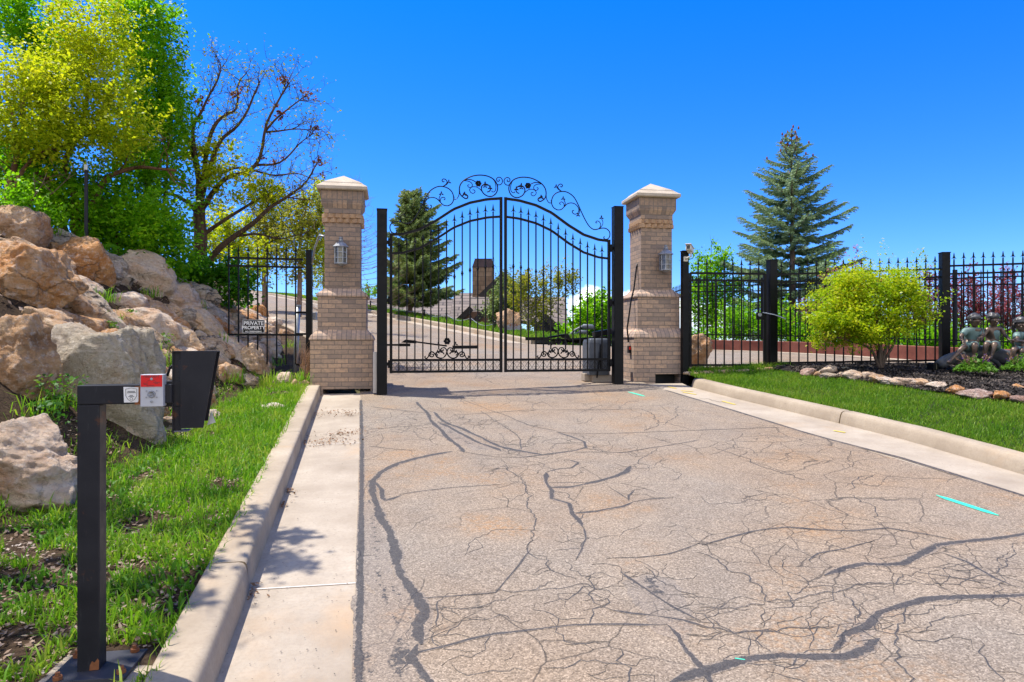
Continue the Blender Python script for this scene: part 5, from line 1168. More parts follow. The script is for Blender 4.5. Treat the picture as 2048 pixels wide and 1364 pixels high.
# the open-crowned oak by the fence
Y = 14.2; ob = gnd(400, Y, -.2); s = Y / F
oak = [([ob, P(402, 500, Y), P(399, 440, Y), P(402, 405, Y)], .165, .11),
 (L3(Y, (400, 420), (397, 378), (385, 296), (367, 255), (359, 191), (350, 118), (344, 80), dy=.05), .075, .010), (L3(Y, (400, 400), (394, 331), (385, 264), (405, 223), (435, 133), (439, 80), dy=-.06), .062, .009),
 (L3(Y, (402, 400), (410, 320), (429, 252), (452, 232), (473, 217), (479, 153), (493, 112), dy=.08), .062, .009), (L3(Y, (403, 405), (435, 293), (479, 247), (511, 176), (520, 140), dy=-.1), .055, .009),
 (L3(Y, (404, 420), (450, 360), (514, 331), (534, 249), (572, 171), (580, 150), dy=-.05), .062, .009), (L3(Y, (532, 262), (560, 230), (593, 206), (622, 180), dy=.03), .028, .008), (L3(Y, (534, 264), (581, 261), (640, 258), dy=.04), .025, .007),
 (L3(Y, (402, 545), (440, 497), (506, 448), (550, 409), (600, 375), (640, 325), dy=-.05), .085, .010), (L3(Y, (404, 470), (450, 440), (520, 400), (570, 395), (620, 400), dy=.1), .05, .010), (L3(Y, (398, 430), (370, 400), (340, 385), (310, 390), dy=-.1), .06, .012),
 (L3(Y, (470, 472), (510, 470), (560, 478), (600, 470), dy=-.1), .035, .008), (L3(Y, (440, 350), (480, 335), (540, 350), (590, 345), (630, 360), dy=.1), .035, .008), (L3(Y, (385, 296), (360, 300), (330, 275), dy=.1), .04, .008), (L3(Y, (514, 331), (560, 325), (600, 290), (625, 270), dy=-.05), .03, .007)]
ys_ = [PE(*q) for q in ((430, 300, Y, 40, 22), (450, 340, Y, 50, 30), (520, 365, Y - .3, 40, 30), (420, 360, Y - .2, 40, 30), (480, 390, Y, 50, 30), (540, 400, Y, 30, 25), (380, 300, Y, 30, 26))]
yl_ = np.concatenate([clumps(c, r_, 20, 26, .10, 30 + i, .3) for i, (c, r_) in enumerate(ys_)])
br_ = np.concatenate([clumps(*PE(*q), 4, 12, .05, 50 + i, .2) for i, q in enumerate(((568, 163, Y, 14, 16), (615, 186, Y, 14, 18), (632, 258, Y, 16, 10), (640, 330, Y, 14, 12), (560, 230, Y, 14, 20), (470, 190, Y, 12, 16), (650, 380, Y, 16, 30), (540, 320, Y, 22, 16), (410, 200, Y, 16, 14)))])
tree('oak_tree', 'open crowned oak with bare branches and yellow tufts beside the side fence', ob, oak, [(yl_, .08, L_YEL), (br_, .08, L_BRONZE)], BARK, tw=(7, .5, .0085, 1), seed=11, tipset=(.055, L_OLIVE, 1, .05), depth=2)
# dense trees on the crest
def dense(name, label, bpx, Y, limbs, ells, m, sz, per, seed, spread=.16, dens=1.0, bark=BARK, tipset=None):
    b = gnd(bpx, Y, -.15); pts = []
    for i, q in enumerate(ells):
        c, r_ = PE(*q); vol = (r_[0] * r_[1] + r_[0] * r_[2] + r_[1] * r_[2]); pts.append(clumps(c, r_, max(8, int(vol * 95 * dens)), int(per * 1.25), spread, seed * 31 + i, .45)); pts.append(sprigs(c, r_, int(9 + 22 * max(r_)), seed * 17 + i))
    return tree(name, label, b, [([b] + L3(Y, *l[0], dy=l[3] if len(l) > 3 else 0), l[1], l[2]) if l[0][0] != 'free' else (L3(l[4], *l[0][1:]), l[1], l[2]) for l in limbs], [(np.concatenate(pts), sz, m)], bark, tw=(2.2, .7, .012, 1), seed=seed, tipset=tipset)
dense('maple_tree', 'bright green maple rising highest behind the steel stake', 300, 13.4, [(((300, 470), (295, 350), (290, 220), (280, 60)), .11, .02, .0), (((310, 480), (330, 380), (335, 250)), .07, .015, .05), (((290, 490), (250, 400), (240, 300)), .06, .015, -.05)],
      [(275, 55, 13.4, 62, 90), (308, 165, 13.4, 45, 95), (290, 270, 13.2, 62, 90), (305, 385, 13.0, 62, 85), (270, 470, 12.6, 85, 62), (340, 250, 13.2, 26, 50)], L_GREEN, .085, 36, 3, .15, .62)
dense('scrub_oak', 'yellow green oak with twisted limbs in the middle of the tree mass', 150, 11.6, [(((150, 400), (130, 330), (170, 230), (180, 100)), .09, .02, .0), (((190, 400), (225, 350), (280, 335), (350, 342)), .07, .02, -.05), (((110, 380), (70, 330), (112, 300), (136, 285), (120, 260)), .08, .03, -.05)],
      [(185, 75, 11.6, 66, 80), (165, 185, 11.3, 95, 80), (225, 275, 11.2, 80, 52), (110, 240, 11.2, 70, 50)], L_YEL, .066, 44, 5, .12, .72, BARKR)
dense('maple_tree', 'green maple at the top left corner of the photo', 40, 12.4, [(((50, 380), (45, 250), (50, 100)), .10, .02, .0), (((60, 390), (100, 320), (110, 200)), .06, .02, .04)],
      [(48, 45, 12.4, 68, 62), (100, 120, 12.6, 60, 60), (40, 330, 11.8, 70, 70), (130, 390, 11.8, 110, 62), (60, 410, 11.0, 60, 40)], L_GREEN, .085, 36, 7, .15, .62)
dense('scrub_oak', 'olive yellow oak at the left edge of the photo above the crest', 20, 10.6, [(((18, 380), (30, 300), (20, 200)), .08, .02, .0), (((30, 380), (60, 320), (100, 300)), .05, .02, .0)],
      [(40, 170, 10.6, 70, 62), (20, 260, 10.4, 60, 50), (90, 270, 10.5, 50, 45)], L_YEL, .064, 42, 8, .12, .72, BARKR)
dense('understorey_bush', 'dark green bush spilling over the rocks behind the steel stake', 235, 11.6, [(((235, 470), (230, 440)), .03, .01)], [(225, 455, 11.6, 110, 52), (300, 480, 11.7, 62, 62), (345, 520, 12.4, 30, 40)], L_GREEN, .08, 30, 9, .13, .6)
dense('understorey_bush', 'low dark green bush at the foot of the oak by the side fence', 440, 13.6, [(((440, 570), (445, 550)), .03, .01)], [(440, 560, 13.6, 34, 20), (472, 588, 13.6, 24, 22), (380, 548, 13.8, 30, 14)], L_DARK, .10, 26, 10, .12, 1.0)
dense('understorey_bush', 'low green bush at the top left of the rock slope', 60, 9.4, [(((60, 410), (65, 400)), .02, .01)], [(25, 402, 9.3, 34, 14), (90, 440, 9.8, 26, 10)], L_GREEN, .07, 26, 12, .1, 1.1)
# a tree left of the frame whose boughs dapple the verge and the near kerb
q = Vector((-5.4, 4.4, float(T(-5.4, 4.4)) - .1)); cl = np.concatenate([clumps(c, (.30, .26, .18), 4, 24, .075, 70 + i, .2) for i, c in enumerate(((-3.25, 4.7, 4.7), (-3.35, 3.75, 4.6), (-3.6, 4.2, 4.9), (-3.5, 3.3, 4.5), (-3.9, 4.9, 5.0), (-4.4, 4.4, 4.9), (-4.2, 5.6, 5.3), (-4.8, 3.8, 5.0), (-4.0, 3.6, 4.6), (-4.7, 5.2, 5.4), (-3.5, 5.2, 4.9), (-4.5, 3.0, 4.7)))])
tree('maple_tree', 'maple leaning over the verge whose boughs shade the kerb', q, [([q, q + Vector((.1, .1, 1.6)), Vector((-4.5, 4.2, 4.6)), Vector((-3.5, 4.0, 4.8))], .13, .02), ([q + Vector((.1, .1, 1.6)), Vector((-4.8, 5, 5.0)), Vector((-3.6, 4.9, 5.0))], .08, .02)], [(cl, .10, L_GREEN)], BARK, tw=(4, .6, .012, 1), seed=91)
# trees up the drive behind the side fence and the left pillar
G2 = 'trees up the drive behind the side fence'
for bpx, Yt, cr, m, lab, sd in ((470, 24, [(475, 520, 24, 48, 50), (455, 470, 24, 36, 44)], L_YEL, 'yellow leaved tree behind the left end of the side fence', 21), (528, 30, [(530, 500, 30, 46, 60), (545, 440, 30, 36, 46)], L_OLIVE, 'olive green tree behind the middle of the side fence', 22),
                            (598, 27, [(600, 500, 27, 40, 66), (612, 435, 27, 34, 40)], L_OLIVE, 'dark olive tree just left of the left pillar', 23), (650, 34, [(648, 520, 34, 40, 60), (640, 420, 34, 30, 50)], L_YEL, 'tall thin yellowish tree rising behind the left pillar', 24), (735, 44, [(737, 590, 44, 16, 14)], L_GREEN, 'small green bush above the roof right of the left pillar', 25)):
    dense('drive_tree', lab, bpx, Yt, [(((cr[0][0], cr[0][1]), (cr[-1][0], cr[-1][1] - 20)), .12, .03)], cr, m, .13, 22, sd, .24, .28, BARKT, (.12, m, 1, .1))
def larch(base, h, label):
    t = thing('larch_tree', label, 'tree', base); w = Wood(); rd = np.random.default_rng(5); w.limb([base, base + Vector((.05, 0, h * .5)), base + Vector((0, 0, h))], .13, .012)
    for i in range(58):
        f = .12 + .86 * i / 58; p = base + Vector((0, 0, h * f)); L = (1 - f) * 2.0 + .35; a = rd.uniform(0, 2 * math.pi) if i % 2 else rd.uniform(-.5, .5); d = Vector((math.cos(a), math.sin(a), 0)); q = [p + d * (L * k / 5) + Vector((0, 0, -.10 * L * math.sin(k / 5 * 3.1) + .16 * L * (k / 5) ** 2)) for k in range(6)]
        w.tube(q, [.014, .012, .010, .008, .006, .003], 4); w.twigs(q, 9, .34, .005, rd, 0, .05, None, .2)
    w.build('trunk', BARKT, t, True)
lb = P(688, 600, 21); larch(Vector((lb.x, lb.y, float(T(lb.x, lb.y)) - .1)), P(688, 352, 21).z - float(T(lb.x, lb.y)), 'bare larch with drooping pinkish twigs behind the left pillar')

# conifers
def conifer(name, label, base, h, rad, nw, m, seed, first=.05, gap=1.0, cones=None, droop=.3, nl=.06, bias=0.0):
    t = thing(name, label, 'tree', base); w = Wood(); rd = np.random.default_rng(seed); w.limb([base, base + Vector((.03, 0, h * .5)), base + Vector((0, 0, h))], h * .021, .012)
    NP, ND = [], []; tips = []
    for i in range(nw):
        f = first + (1 - first) * (i / nw) ** .92; Lm = float(np.interp(f, *rad)); k = 7 if f < .8 else 5
        for j in range(k):
            a = 2 * math.pi * (j + rd.random() * .7) / k + i * 2.4; L = Lm * rd.uniform(.55, 1.22) * (1 - bias * max(0, -math.cos(a))); d = Vector((math.cos(a), math.sin(a), 0)); sl = .40 * f - droop * (1 - f); p0 = base + Vector((0, 0, h * f + rd.normal() * .06)); ln = []
            for q in range(7):
                e = q / 6; ln.append(p0 + d * (L * e) + Vector((0, 0, L * (sl * e + .24 * e * e * (1 - .3 * f)))))
            w.tube(ln, [.022 * (1 - .8 * q / 6) + .004 for q in range(7)], 4); tips.append(ln[-1])
            side = Vector((-d.y, d.x, 0)); nt = max(4, int(L / .07))
            for q in range(nt + 1):
                e = .12 + .88 * q / nt; ii = min(5, int(e * 6)); p = ln[ii].lerp(ln[ii + 1], e * 6 - ii); tl = (.12 + .30 * L * (1 - e) ** .8 * (1 if e > .2 else .6)) * rd.uniform(.7, 1.2)
                for sg in ((-1, 1) if q < nt else (0,)):
                    dd = (d * .75 + side * sg * .85 + Vector((0, 0, rd.uniform(-.3, .12)))).normalized(); nn = max(3, int(tl / .028))
                    for s_ in range(nn): NP.append(p + dd * (tl * (s_ + .5) / nn)); ND.append(dd)
    w.build('trunk', BARKT, t, True)
    NP = np.array([tuple(p) for p in NP]); ND = np.array([tuple(p) for p in ND]); r = rd
    NP = np.repeat(NP, 3, 0); ND = np.repeat(ND, 3, 0); n = len(NP); o = r.normal(size=(n, 3)); o -= (o * ND).sum(1)[:, None] * ND; o /= np.linalg.norm(o, axis=1)[:, None]
    dirn = ND * .75 + o * .62; sdv = np.cross(dirn, o); sdv /= np.linalg.norm(sdv, axis=1)[:, None] + 1e-9; l = nl * r.uniform(.8, 1.5, n)[:, None]; wv = sdv * (nl * .2)
    V = np.stack([NP - wv, NP + wv, NP + dirn * l + wv * .4, NP + dirn * l - wv * .4], 1).reshape(-1, 3); k = np.arange(n)[:, None] * 4
    np_mesh('needles', V, k + np.array([0, 1, 2, 3]), m, t)
    if cones:
        pc = [q for q in tips if (q.z - base.z) / h > cones] + [base + Vector((rd.normal() * .14, rd.normal() * .14, h * rd.uniform(.86, 1.0))) for _ in range(26)]
        for p in pc[:70]: MB().lathe([(.004, -.02), (.027, .0), (.03, .04), (.012, .085)], (p.x, p.y, p.z), 6).build('cone', L_BRONZE, t)
    return t
L_SPR = leaf_mat('blue_spruce_needle', [(.075, .14, .065), (.18, .28, .14), (.31, .42, .225), (.42, .48, .17)], .3, .55, 1.2)
L_SPD = leaf_mat('green_spruce_needle', [(.07, .12, .035), (.16, .235, .07), (.29, .36, .11), (.42, .40, .14)], .28, .55, .9)
Yr = 22.0; tp = P(1583, 258, Yr); bs = Vector((tp.x, tp.y, float(zP(690, Yr)))); hh = tp.z - bs.z; k = Yr / F
conifer('spruce_tree', 'tall blue spruce with reddish cones at its tip behind the fence', bs, hh, ([0, .12, .3, .42, .55, .7, .82, .92, 1], [150 * k, 146 * k, 130 * k, 106 * k, 92 * k, 70 * k, 44 * k, 22 * k, 5 * k]), 20, L_SPR, 41, .07, cones=.86, droop=.22)
Yr = 30.0; tp = P(826, 372, Yr); bx = P(820, 632, Yr); hh = tp.z - bx.z; k = Yr / F
conifer('spruce_tree', 'dense green spruce standing on the grass behind the left gate leaf', Vector((bx.x, bx.y, bx.z - .15)), hh, ([0, .15, .3, .5, .7, .85, .95, 1], [92 * k, 100 * k, 96 * k, 78 * k, 55 * k, 40 * k, 22 * k, 6 * k]), 24, L_SPD, 43, .12, droop=.15, nl=.085, bias=.5)
# garden plants beyond the gate
dense('juniper_bush', 'dark juniper beside the house name boulder', 1000, 25.5, [(((1000, 640), (1003, 560)), .07, .02)], [(1002, 635, 25.5, 26, 28), (1008, 600, 25.5, 20, 30), (1016, 575, 25.5, 13, 20)], L_SPD, .10, 30, 51, .16, .7)
dense('garden_tree', 'multi stemmed pale barked tree with sparse yellow green leaves behind the boulder', 1058, 23.6, [(((1056, 650), (1050, 610), (1046, 570)), .06, .015), (((1060, 640), (1075, 600), (1100, 580), (1130, 565)), .055, .012), (((1058, 650), (1040, 610), (1030, 590)), .04, .012), (((1062, 640), (1095, 625), (1115, 600)), .04, .012)],
      [(1052, 578, 23.6, 32, 22), (1040, 600, 23.6, 18, 22), (1105, 572, 23.6, 42, 24), (1090, 615, 23.6, 30, 20), (1135, 562, 23.6, 16, 12), (1060, 640, 23.6, 26, 20)], L_OLIVE, .085, 20, 52, .16, .3, BARKG, (.1, L_OLIVE, 1, .1))
dense('leafy_tree', 'fresh green tree beyond the court behind the right gate post', 1195, 27.0, [(((1195, 690), (1197, 640)), .08, .03)], [(1195, 640, 27, 42, 44), (1165, 670, 27, 30, 26), (1225, 650, 27, 28, 40), (1245, 670, 27, 22, 34)], L_GREEN, .14, 34, 53, .22, .5)
dense('leafy_tree', 'yellow green young tree behind the pedestrian gate', 1425, 23.0, [(((1425, 620), (1420, 520)), .07, .02)], [(1425, 535, 23, 26, 30), (1440, 585, 23, 40, 36), (1405, 600, 23, 22, 36), (1440, 640, 23, 46, 34)], L_GREEN, .11, 26, 54, .2, .42)
for i, (px, py, rx, rz, Yt, lab) in enumerate(((1470, 650, 34, 30, 18.6, 'green bush behind the boundary fence seen through the pedestrian gate'), (1545, 655, 40, 26, 18.2, 'green bush behind the boundary fence beside the thick gate post'), (1400, 685, 20, 16, 19.0, 'low green bush at the left end of the red wall'), (1850, 680, 50, 18, 15.6, 'low green bush behind the boundary fence next to the statue post'), (1615, 672, 48, 22, 17.8, 'green bush behind the boundary fence at the left side of the golden shrub'), (1700, 676, 50, 22, 17.2, 'green bush behind the boundary fence directly behind the golden shrub'), (1785, 680, 46, 20, 16.6, 'green bush behind the boundary fence at the right side of the golden shrub'), (1930, 690, 50, 20, 15.4, 'low green bush behind the boundary fence behind the left child of the statue'), (2020, 695, 48, 22, 15.0, 'low green bush behind the boundary fence at the right edge'))):
    dense('fence_bush', lab, px, Yt, [(((px, py + rz), (px, py)), .02, .008)], [(px, py, Yt, rx, rz), (px + rx * .5, py + 6, Yt, rx * .6, rz * .8)], L_GREEN, .08, 26, 60 + i, .12, .8)
L_PURP = leaf_mat('purple_plum_leaf', [(.13, .018, .045), (.28, .05, .09), (.44, .12, .15), (.52, .25, .22)], .5, .4)
def plum(px, Y, wpx, ytop, ybot, n, seed, label):
    b = P(px, ybot, Y); t = thing('plum_shrub', label, 'shrub', b, 0, 'purple plum shrubs behind the boundary fence'); w = Wood(); rd = np.random.default_rng(seed); pts = []
    for i in range(n):
        a = rd.uniform(-1, 1); top = P(px + a * wpx, ytop + abs(a) * 40 + rd.uniform(0, 75), Y + rd.uniform(-.5, .5)); bb = b + Vector((a * wpx * Y / F * .45, rd.uniform(-.3, .3), 0)); mid = bb.lerp(top, .5) + Vector((rd.normal() * .06, rd.normal() * .06, 0)); ln = w.limb([bb, mid, top], .012, .004, 4)
        for q in ln[2:]:
            for _ in range(8): pts.append(q + Vector(rd.normal(size=3)) * .075)
        w.twigs(ln, 3, .35, .005, rd, 0, .35, tp_ := [], .3); pts += [q + Vector(rd.normal(size=3)) * .04 for q in tp_ for _ in range(7)]
    w.build('stem', BARKR, t, True); leaves('foliage', [tuple(p) for p in pts], .065, L_PURP, seed, t)
for a in ((1690, 18.2, 48, 500, 690, 34, 71, 'purple plum shrub just right of the thick gate post'), (1625, 18.4, 36, 590, 690, 22, 72, 'lower purple plum shrub left of the golden shrub'), (1860, 16.4, 44, 540, 695, 26, 73, 'purple plum shrub behind the post beside the statue'), (1940, 16.0, 52, 535, 700, 36, 74, 'purple plum shrub behind the boy of the statue'), (2025, 15.6, 50, 530, 705, 34, 75, 'purple plum shrub at the right edge behind the statue')): plum(*a)
# golden shrub in the bed
L_GOLD = leaf_mat('golden_shrub_leaf', [(.13, .30, .010), (.34, .51, .012), (.53, .59, .015), (.60, .45, .03)], .55, .4, 2.5)
Yg = 10.55; gb = Vector((P(1765, 728, Yg).x, Yg, float(zbed(P(1765, 728, Yg).x, Yg)) - .05)); g = lambda *p: [gb] + [P(a, b, Yg + d) for a, b, d in p]
lim = [(g((1762, 700, 0), (1750, 665, .05), (1735, 610, .1)), .035, .01), (g((1772, 690, .05), (1775, 650, .1), (1790, 600, .15)), .035, .01), (g((1740, 700, -.1), (1700, 680, -.2), (1660, 668, -.25)), .028, .008), (g((1750, 690, .1), (1720, 650, .2), (1690, 610, .25)), .026, .008), (g((1785, 690, .0), (1800, 660, -.1), (1840, 630, -.2)), .026, .008), (g((1758, 690, -.1), (1755, 640, -.2), (1750, 580, -.3)), .028, .008)]
ce = [PE(*q) for q in ((1735, 588, Yg, 76, 52), (1672, 628, Yg - .1, 60, 48), (1812, 620, Yg, 48, 50), (1740, 650, Yg - .25, 84, 38), (1690, 668, Yg, 62, 28), (1790, 582, Yg + .1, 46, 36), (1700, 578, Yg + .1, 42, 32))]
gp_pts = np.concatenate([clumps(c, r_, int(125 * r_[0] * r_[2] / .2) + 14, 40, .062, 200 + i, .5) for i, (c, r_) in enumerate(ce)] + [sprigs(c, np.array(r_) * .82, 13, 300 + i) for i, (c, r_) in enumerate(ce)])
tree('golden_shrub', 'rounded golden green shrub in front of the iron fence', gb, lim, [(gp_pts, .043, L_GOLD)], m_bark('shrub_bark', (.06, .045, .035), (.18, .13, .095)), cat='shrub', tw=(10, .16, .005, 1), seed=81, tipset=(.04, leaf_mat('orange_shoot', [(.34, .20, .03), (.46, .22, .05)], .4), 1, .03), part='foliage', trunk='stem')
L_SAL = leaf_mat('sage_leaf', [(.05, .15, .012), (.11, .25, .02), (.19, .34, .04)], .4); L_VIO = leaf_mat('violet_flower', [(.06, .02, .22), (.13, .05, .34)], .3); L_DRY = leaf_mat('dry_spike', [(.30, .16, .11), (.42, .27, .19)], .3)
for px, py, lab, sd in ((1950, 748, 'sage plant with a few violet spikes in front of the statue', 1), (2044, 742, 'sage plant at the right edge with violet spikes', 2)):
    c = lawn_hit(px, py + 12); c.z = float(zbed(c.x, c.y)); t = thing('sage_plant', lab, 'plant', c); rd = np.random.default_rng(sd); n = 620; a = rd.uniform(0, 6.283, n); q = .25 * np.sqrt(rd.random(n))
    leaves('foliage', np.stack([c.x + q * np.cos(a), c.y + q * np.sin(a), c.z + .03 + (.30 - q) * rd.uniform(.2, .95, n)], 1), .07, L_SAL, sd, t, .3, .4); w = Wood(); pv, pd = [], []
    for i in range(17):
        a = rd.uniform(0, 6.283); b = c + Vector((math.cos(a) * .1, math.sin(a) * .1, .1)); e = c + Vector((math.cos(a) * rd.uniform(.1, .26), math.sin(a) * .18, rd.uniform(.18, .30))); w.tube([b, b.lerp(e, .5) + Vector((0, 0, .02)), e], .004, 4)
        for _ in range(16): (pv if i % 4 == 0 else pd).append(tuple(e.lerp(b, rd.random() * .55) + Vector(rd.normal(size=3)) * .008))
    w.build('stalk', L_DRY, t); leaves('flower_spike', pv, .022, L_VIO, 3, t); leaves('faded_spike', pd, .02, L_DRY, 4, t)
# weeds sprouting among the boulders
tp_ = []; rd = np.random.default_rng(77)
for (px, py, n, hgt) in ((110, 468, 70, 1), (155, 492, 40, 1), (205, 610, 60, 1.2), (310, 720, 90, 1.5), (330, 740, 70, 1.3), (300, 600, 50, 1), (230, 660, 50, .8), (390, 625, 40, .8), (20, 415, 60, 1), (85, 590, 20, .8), (345, 680, 40, 1), (470, 772, 80, 1), (560, 735, 40, .8), (130, 830, 60, 1), (60, 845, 40, 1), (235, 735, 30, .6), (285, 770, 40, .9), (440, 690, 30, .8), (370, 760, 60, 1), (540, 770, 60, .8), (585, 700, 50, .8), (610, 770, 60, 1.2)):
    c = HIT(px, py)
    if c: tp_ += [(c.x + rd.normal() * .09, c.y - .06 + rd.normal() * .1, c.z + .02 + rd.random() * .05) for _ in range(n)]
blades('slope_weeds', np.array(tp_), .22, .011, GRASS1, 1.0, 13, .5)
sp = []
for (px, py, r_, n) in ((130, 820, .16, 160), (110, 860, .12, 120), (262, 648, .08, 60), (225, 672, .07, 60), (290, 752, .06, 50), (240, 660, .06, 40), (40, 448, .1, 60), (380, 470, .1, 1), (330, 700, .1, 60)):
    c = HIT(px, py)
    if c: sp += [(c.x + .1 + rd.normal() * r_ * .7, c.y - .22 + rd.normal() * r_ * .5, c.z + .06 + rd.random() * r_ * 1.6) for _ in range(n)]
o = leaves('slope_spurge', sp, .045, leaf_mat('spurge_leaf', [(.03, .13, .02), (.07, .2, .02), (.30, .36, .02)], .4), 15, None); o['kind'] = 'stuff'
sp = []
for px, py in ((330, 545), (360, 555), (290, 520), (430, 590), (470, 610), (250, 510), (210, 480), (400, 575)):
    c = HIT(px, py + 12)
    if c: sp += [(c.x + rd.normal() * .18, c.y + rd.normal() * .2, c.z + .05 + rd.random() * .2) for _ in range(70)]
o = leaves('crest_groundcover', sp, .14, L_DARK, 16, None, .2, .5); o['kind'] = 'stuff'
sp = []
for px, py in ((610, 745), (606, 765), (615, 770)):
    c = gnd(px, 10.9); sp += [(c.x + rd.normal() * .05, c.y + rd.normal() * .08, c.z + rd.random() * .4) for _ in range(50)]
blades('dry_stalks', np.array(sp), .3, .006, L_DRY, .8, 17)

# ------------------------------------------------------------------ beyond the gate: name boulder, chain, house
rock(1018, 645, 50, 50, 4, 'tan', 'rounded tan boulder behind the house number plaque', .35, 5, Y=22.6, push=.3)
ns = thing('house_number_plaque', 'arched grey plaque reading 4634 on a stake before the tan boulder', 'plaque', P(1024, 668, 22.0)); yq = 22.0; k = yq / F
c = P(1025, 660, yq); ar = [(c.x + math.cos(a) * 11.2 * k, c.z + 4.2 * k + math.sin(a) * 9.5 * k) for a in np.linspace(.06, math.pi - .06, 15)]
MB().prism([(c.x - 16 * k, c.z), (c.x + 16 * k, c.z), (c.x + 16 * k, c.z + 9.5 * k), (c.x + 12 * k, c.z + 9.5 * k)] + ar[2:-2] + [(c.x - 12 * k, c.z + 9.5 * k), (c.x - 16 * k, c.z + 9.5 * k)], yq - .02, yq + .02).build('plaque', simple('grey_plaque', (.22, .21, .24), (.32, .31, .34), 5, .6), ns)
BRZ = simple('bronze_lettering', (.20, .075, .03), (.28, .11, .05), 6, .5)
text_mesh('4634', .135, 'lettering', BRZ, ns, (c.x + .03, yq - .023, c.z + 9.5 * k), (1, 0, 0), (0, 0, 1), .002, bold=.004); text_mesh('THREE MILE WALK', .05, 'lettering', BRZ, ns, (c.x - .0, yq - .023, c.z + 3.6 * k), (1, 0, 0), (0, 0, 1), .002) if False else None
m = MB(); rdx = random.Random(4); x = c.x - 13 * k
while x < c.x + 8 * k:
    w_ = rdx.uniform(.5, 1.1) * k; m.box((x, yq - .022, c.z + 4.2 * k), (w_ * .55, .004, 2.0 * k)); m.box((x + w_ * .4, yq - .022, c.z + (4.2 + rdx.choice((-.8, 0, .8))) * k), (w_ * .8, .004, .5 * k)); x += w_ * 1.5 + (k if rdx.random() < .2 else .3 * k)
m.build('small_lettering', BRZ, ns); MB().bar(P(1014, 661, yq + .03), P(1013, 672, yq + .03), .03).build('stake', RUST, ns)
cps = [(741, 603, 617), (849, 621, 638), (893, 627, 643), (941, 634, 652), (990, 645, 660)]; tops = []
for i, (px, a, b) in enumerate(cps):
    Yc = float(np.interp(px, [700, 741, 849, 893, 941, 990, 1050], [34, 32.6, 27.4, 25.2, 23.2, 21.8, 20])) + .75
    t_ = thing('chain_post', 'short black chain post in the grass, %s' % ('seen beside the left gate post', 'in front of the spruce', 'right of the spruce', 'below the house chimney', 'nearest the name boulder')[i], 'post', P(px, b, Yc), 0, 'chain posts along the upper drive'); tp = P(px, a, Yc); MB().bar(P(px, b + 4, Yc), tp, .06).build('post', BLK, t_); MB().lathe([(.045, 0), (.045, .02), (.01, .05)], tuple(tp), 8).build('cap', BLK, t_); tops.append(tp)
ch = MB()
for a, b in zip(tops[:-1], tops[1:]): ch.tube([a.lerp(b, i / 10) - Vector((0, 0, .03 + .16 * math.sin(math.pi * i / 10))) for i in range(11)], .012, 4)
props(ch.build('chain', GALV), 'sagging chain strung between the short posts above the drive', 'chain')
fl_ = thing('yard_light', 'grey twin bullet yard light on a short post beyond the court', 'yard light', P(1127, 700, 20.4)); yq = 20.4
GREYD = simple('dark_grey_metal', (.09, .10, .115), (.14, .155, .175), 5, .5); MB().box(P(1128, 686, yq), (.10, .1, .42)).build('post', GREYD, fl_, bevel=.01)
MB().tube([P(1132, 676, yq), P(1150, 660, yq), P(1164, 653, yq)], .035, 8).build('bracket', GREYD, fl_); MB().tube([P(1138, 674, yq), P(1158, 664, yq)], .03, 8).build('bracket', GREYD, fl_)
MB().tube([P(1164, 655, yq), P(1167, 653, yq), P(1184, 654, yq), P(1188, 656, yq)], [.045, .075, .08, .05], 14).build('lamp_head', GREYD, fl_, True); MB().tube([P(1158, 664, yq - .1), P(1160, 664, yq - .1), P(1176, 665, yq - .1)], [.04, .065, .065], 14).build('lamp_head', GREYD, fl_, True)
hs_ = thing('house', 'slate roofed house with a stone chimney standing below the crest beyond the gate', 'house', P(1000, 760, 37)); SH, ST = m_shingle(), m_stone(); DKW = simple('dark_timber', (.022, .017, .015), (.045, .035, .03), 6, .7); BRW = simple('brown_gable_wall', (.16, .085, .05), (.21, .12, .075), 5, .8); GRW = simple('charcoal_wall', (.035, .035, .038), (.06, .06, .065), 5, .8)
def plane(name, q, m, th=.18):
    a = [P(*p) for p in q]; n = (a[1] - a[0]).cross(a[-1] - a[0]).normalized(); n = n if n.z > 0 else -n
    return MB().rings([a, [p - n * th for p in a]]).build(name, m, hs_)
plane('roof', [(909, 586, 39), (1040, 586, 39), (1040, 680, 33), (890, 680, 33)], SH); plane('roof', [(700, 597, 40), (909, 597, 40), (890, 690, 34), (680, 690, 34)], SH)
plane('roof', [(942, 594, 33.5), (980, 594, 33.5), (976, 624, 32.5), (938, 624, 32.5)], SH); plane('roof', [(1096, 594, 33), (1131, 594, 33), (1138, 664, 30), (1085, 640, 30.6)], SH); plane('roof', [(1040, 594, 34), (1110, 594, 34), (1100, 650, 31.5), (1040, 640, 31.5)], SH)
MB().squares([(1, 0), (1, 1)], (0, 0)); c0, c1, ct = P(945, 640, 36), P(988, 535, 36), P(966, 535, 36); w_ = (c1.x - c0.x) / 2
ck = MB().squares([(w_, c0.z - 1), (w_, c1.z)], ((c0.x + c1.x) / 2, 36.3), 0, .6).build('chimney', ST, hs_)
MB().squares([(w_ * 1.03, c1.z), (w_ * 1.0, c1.z + .08), (w_ * .86, P(966, 521, 36).z - .05), (w_ * .80, P(966, 517.5, 36).z - .03), (w_ * .82, P(966, 517, 36).z)], ((c0.x + c1.x) / 2, 36.3), 0, .62).build('chimney_cap', simple('weathered_copper', (.035, .022, .022), (.075, .045, .045), 5, .5, .4), ck)
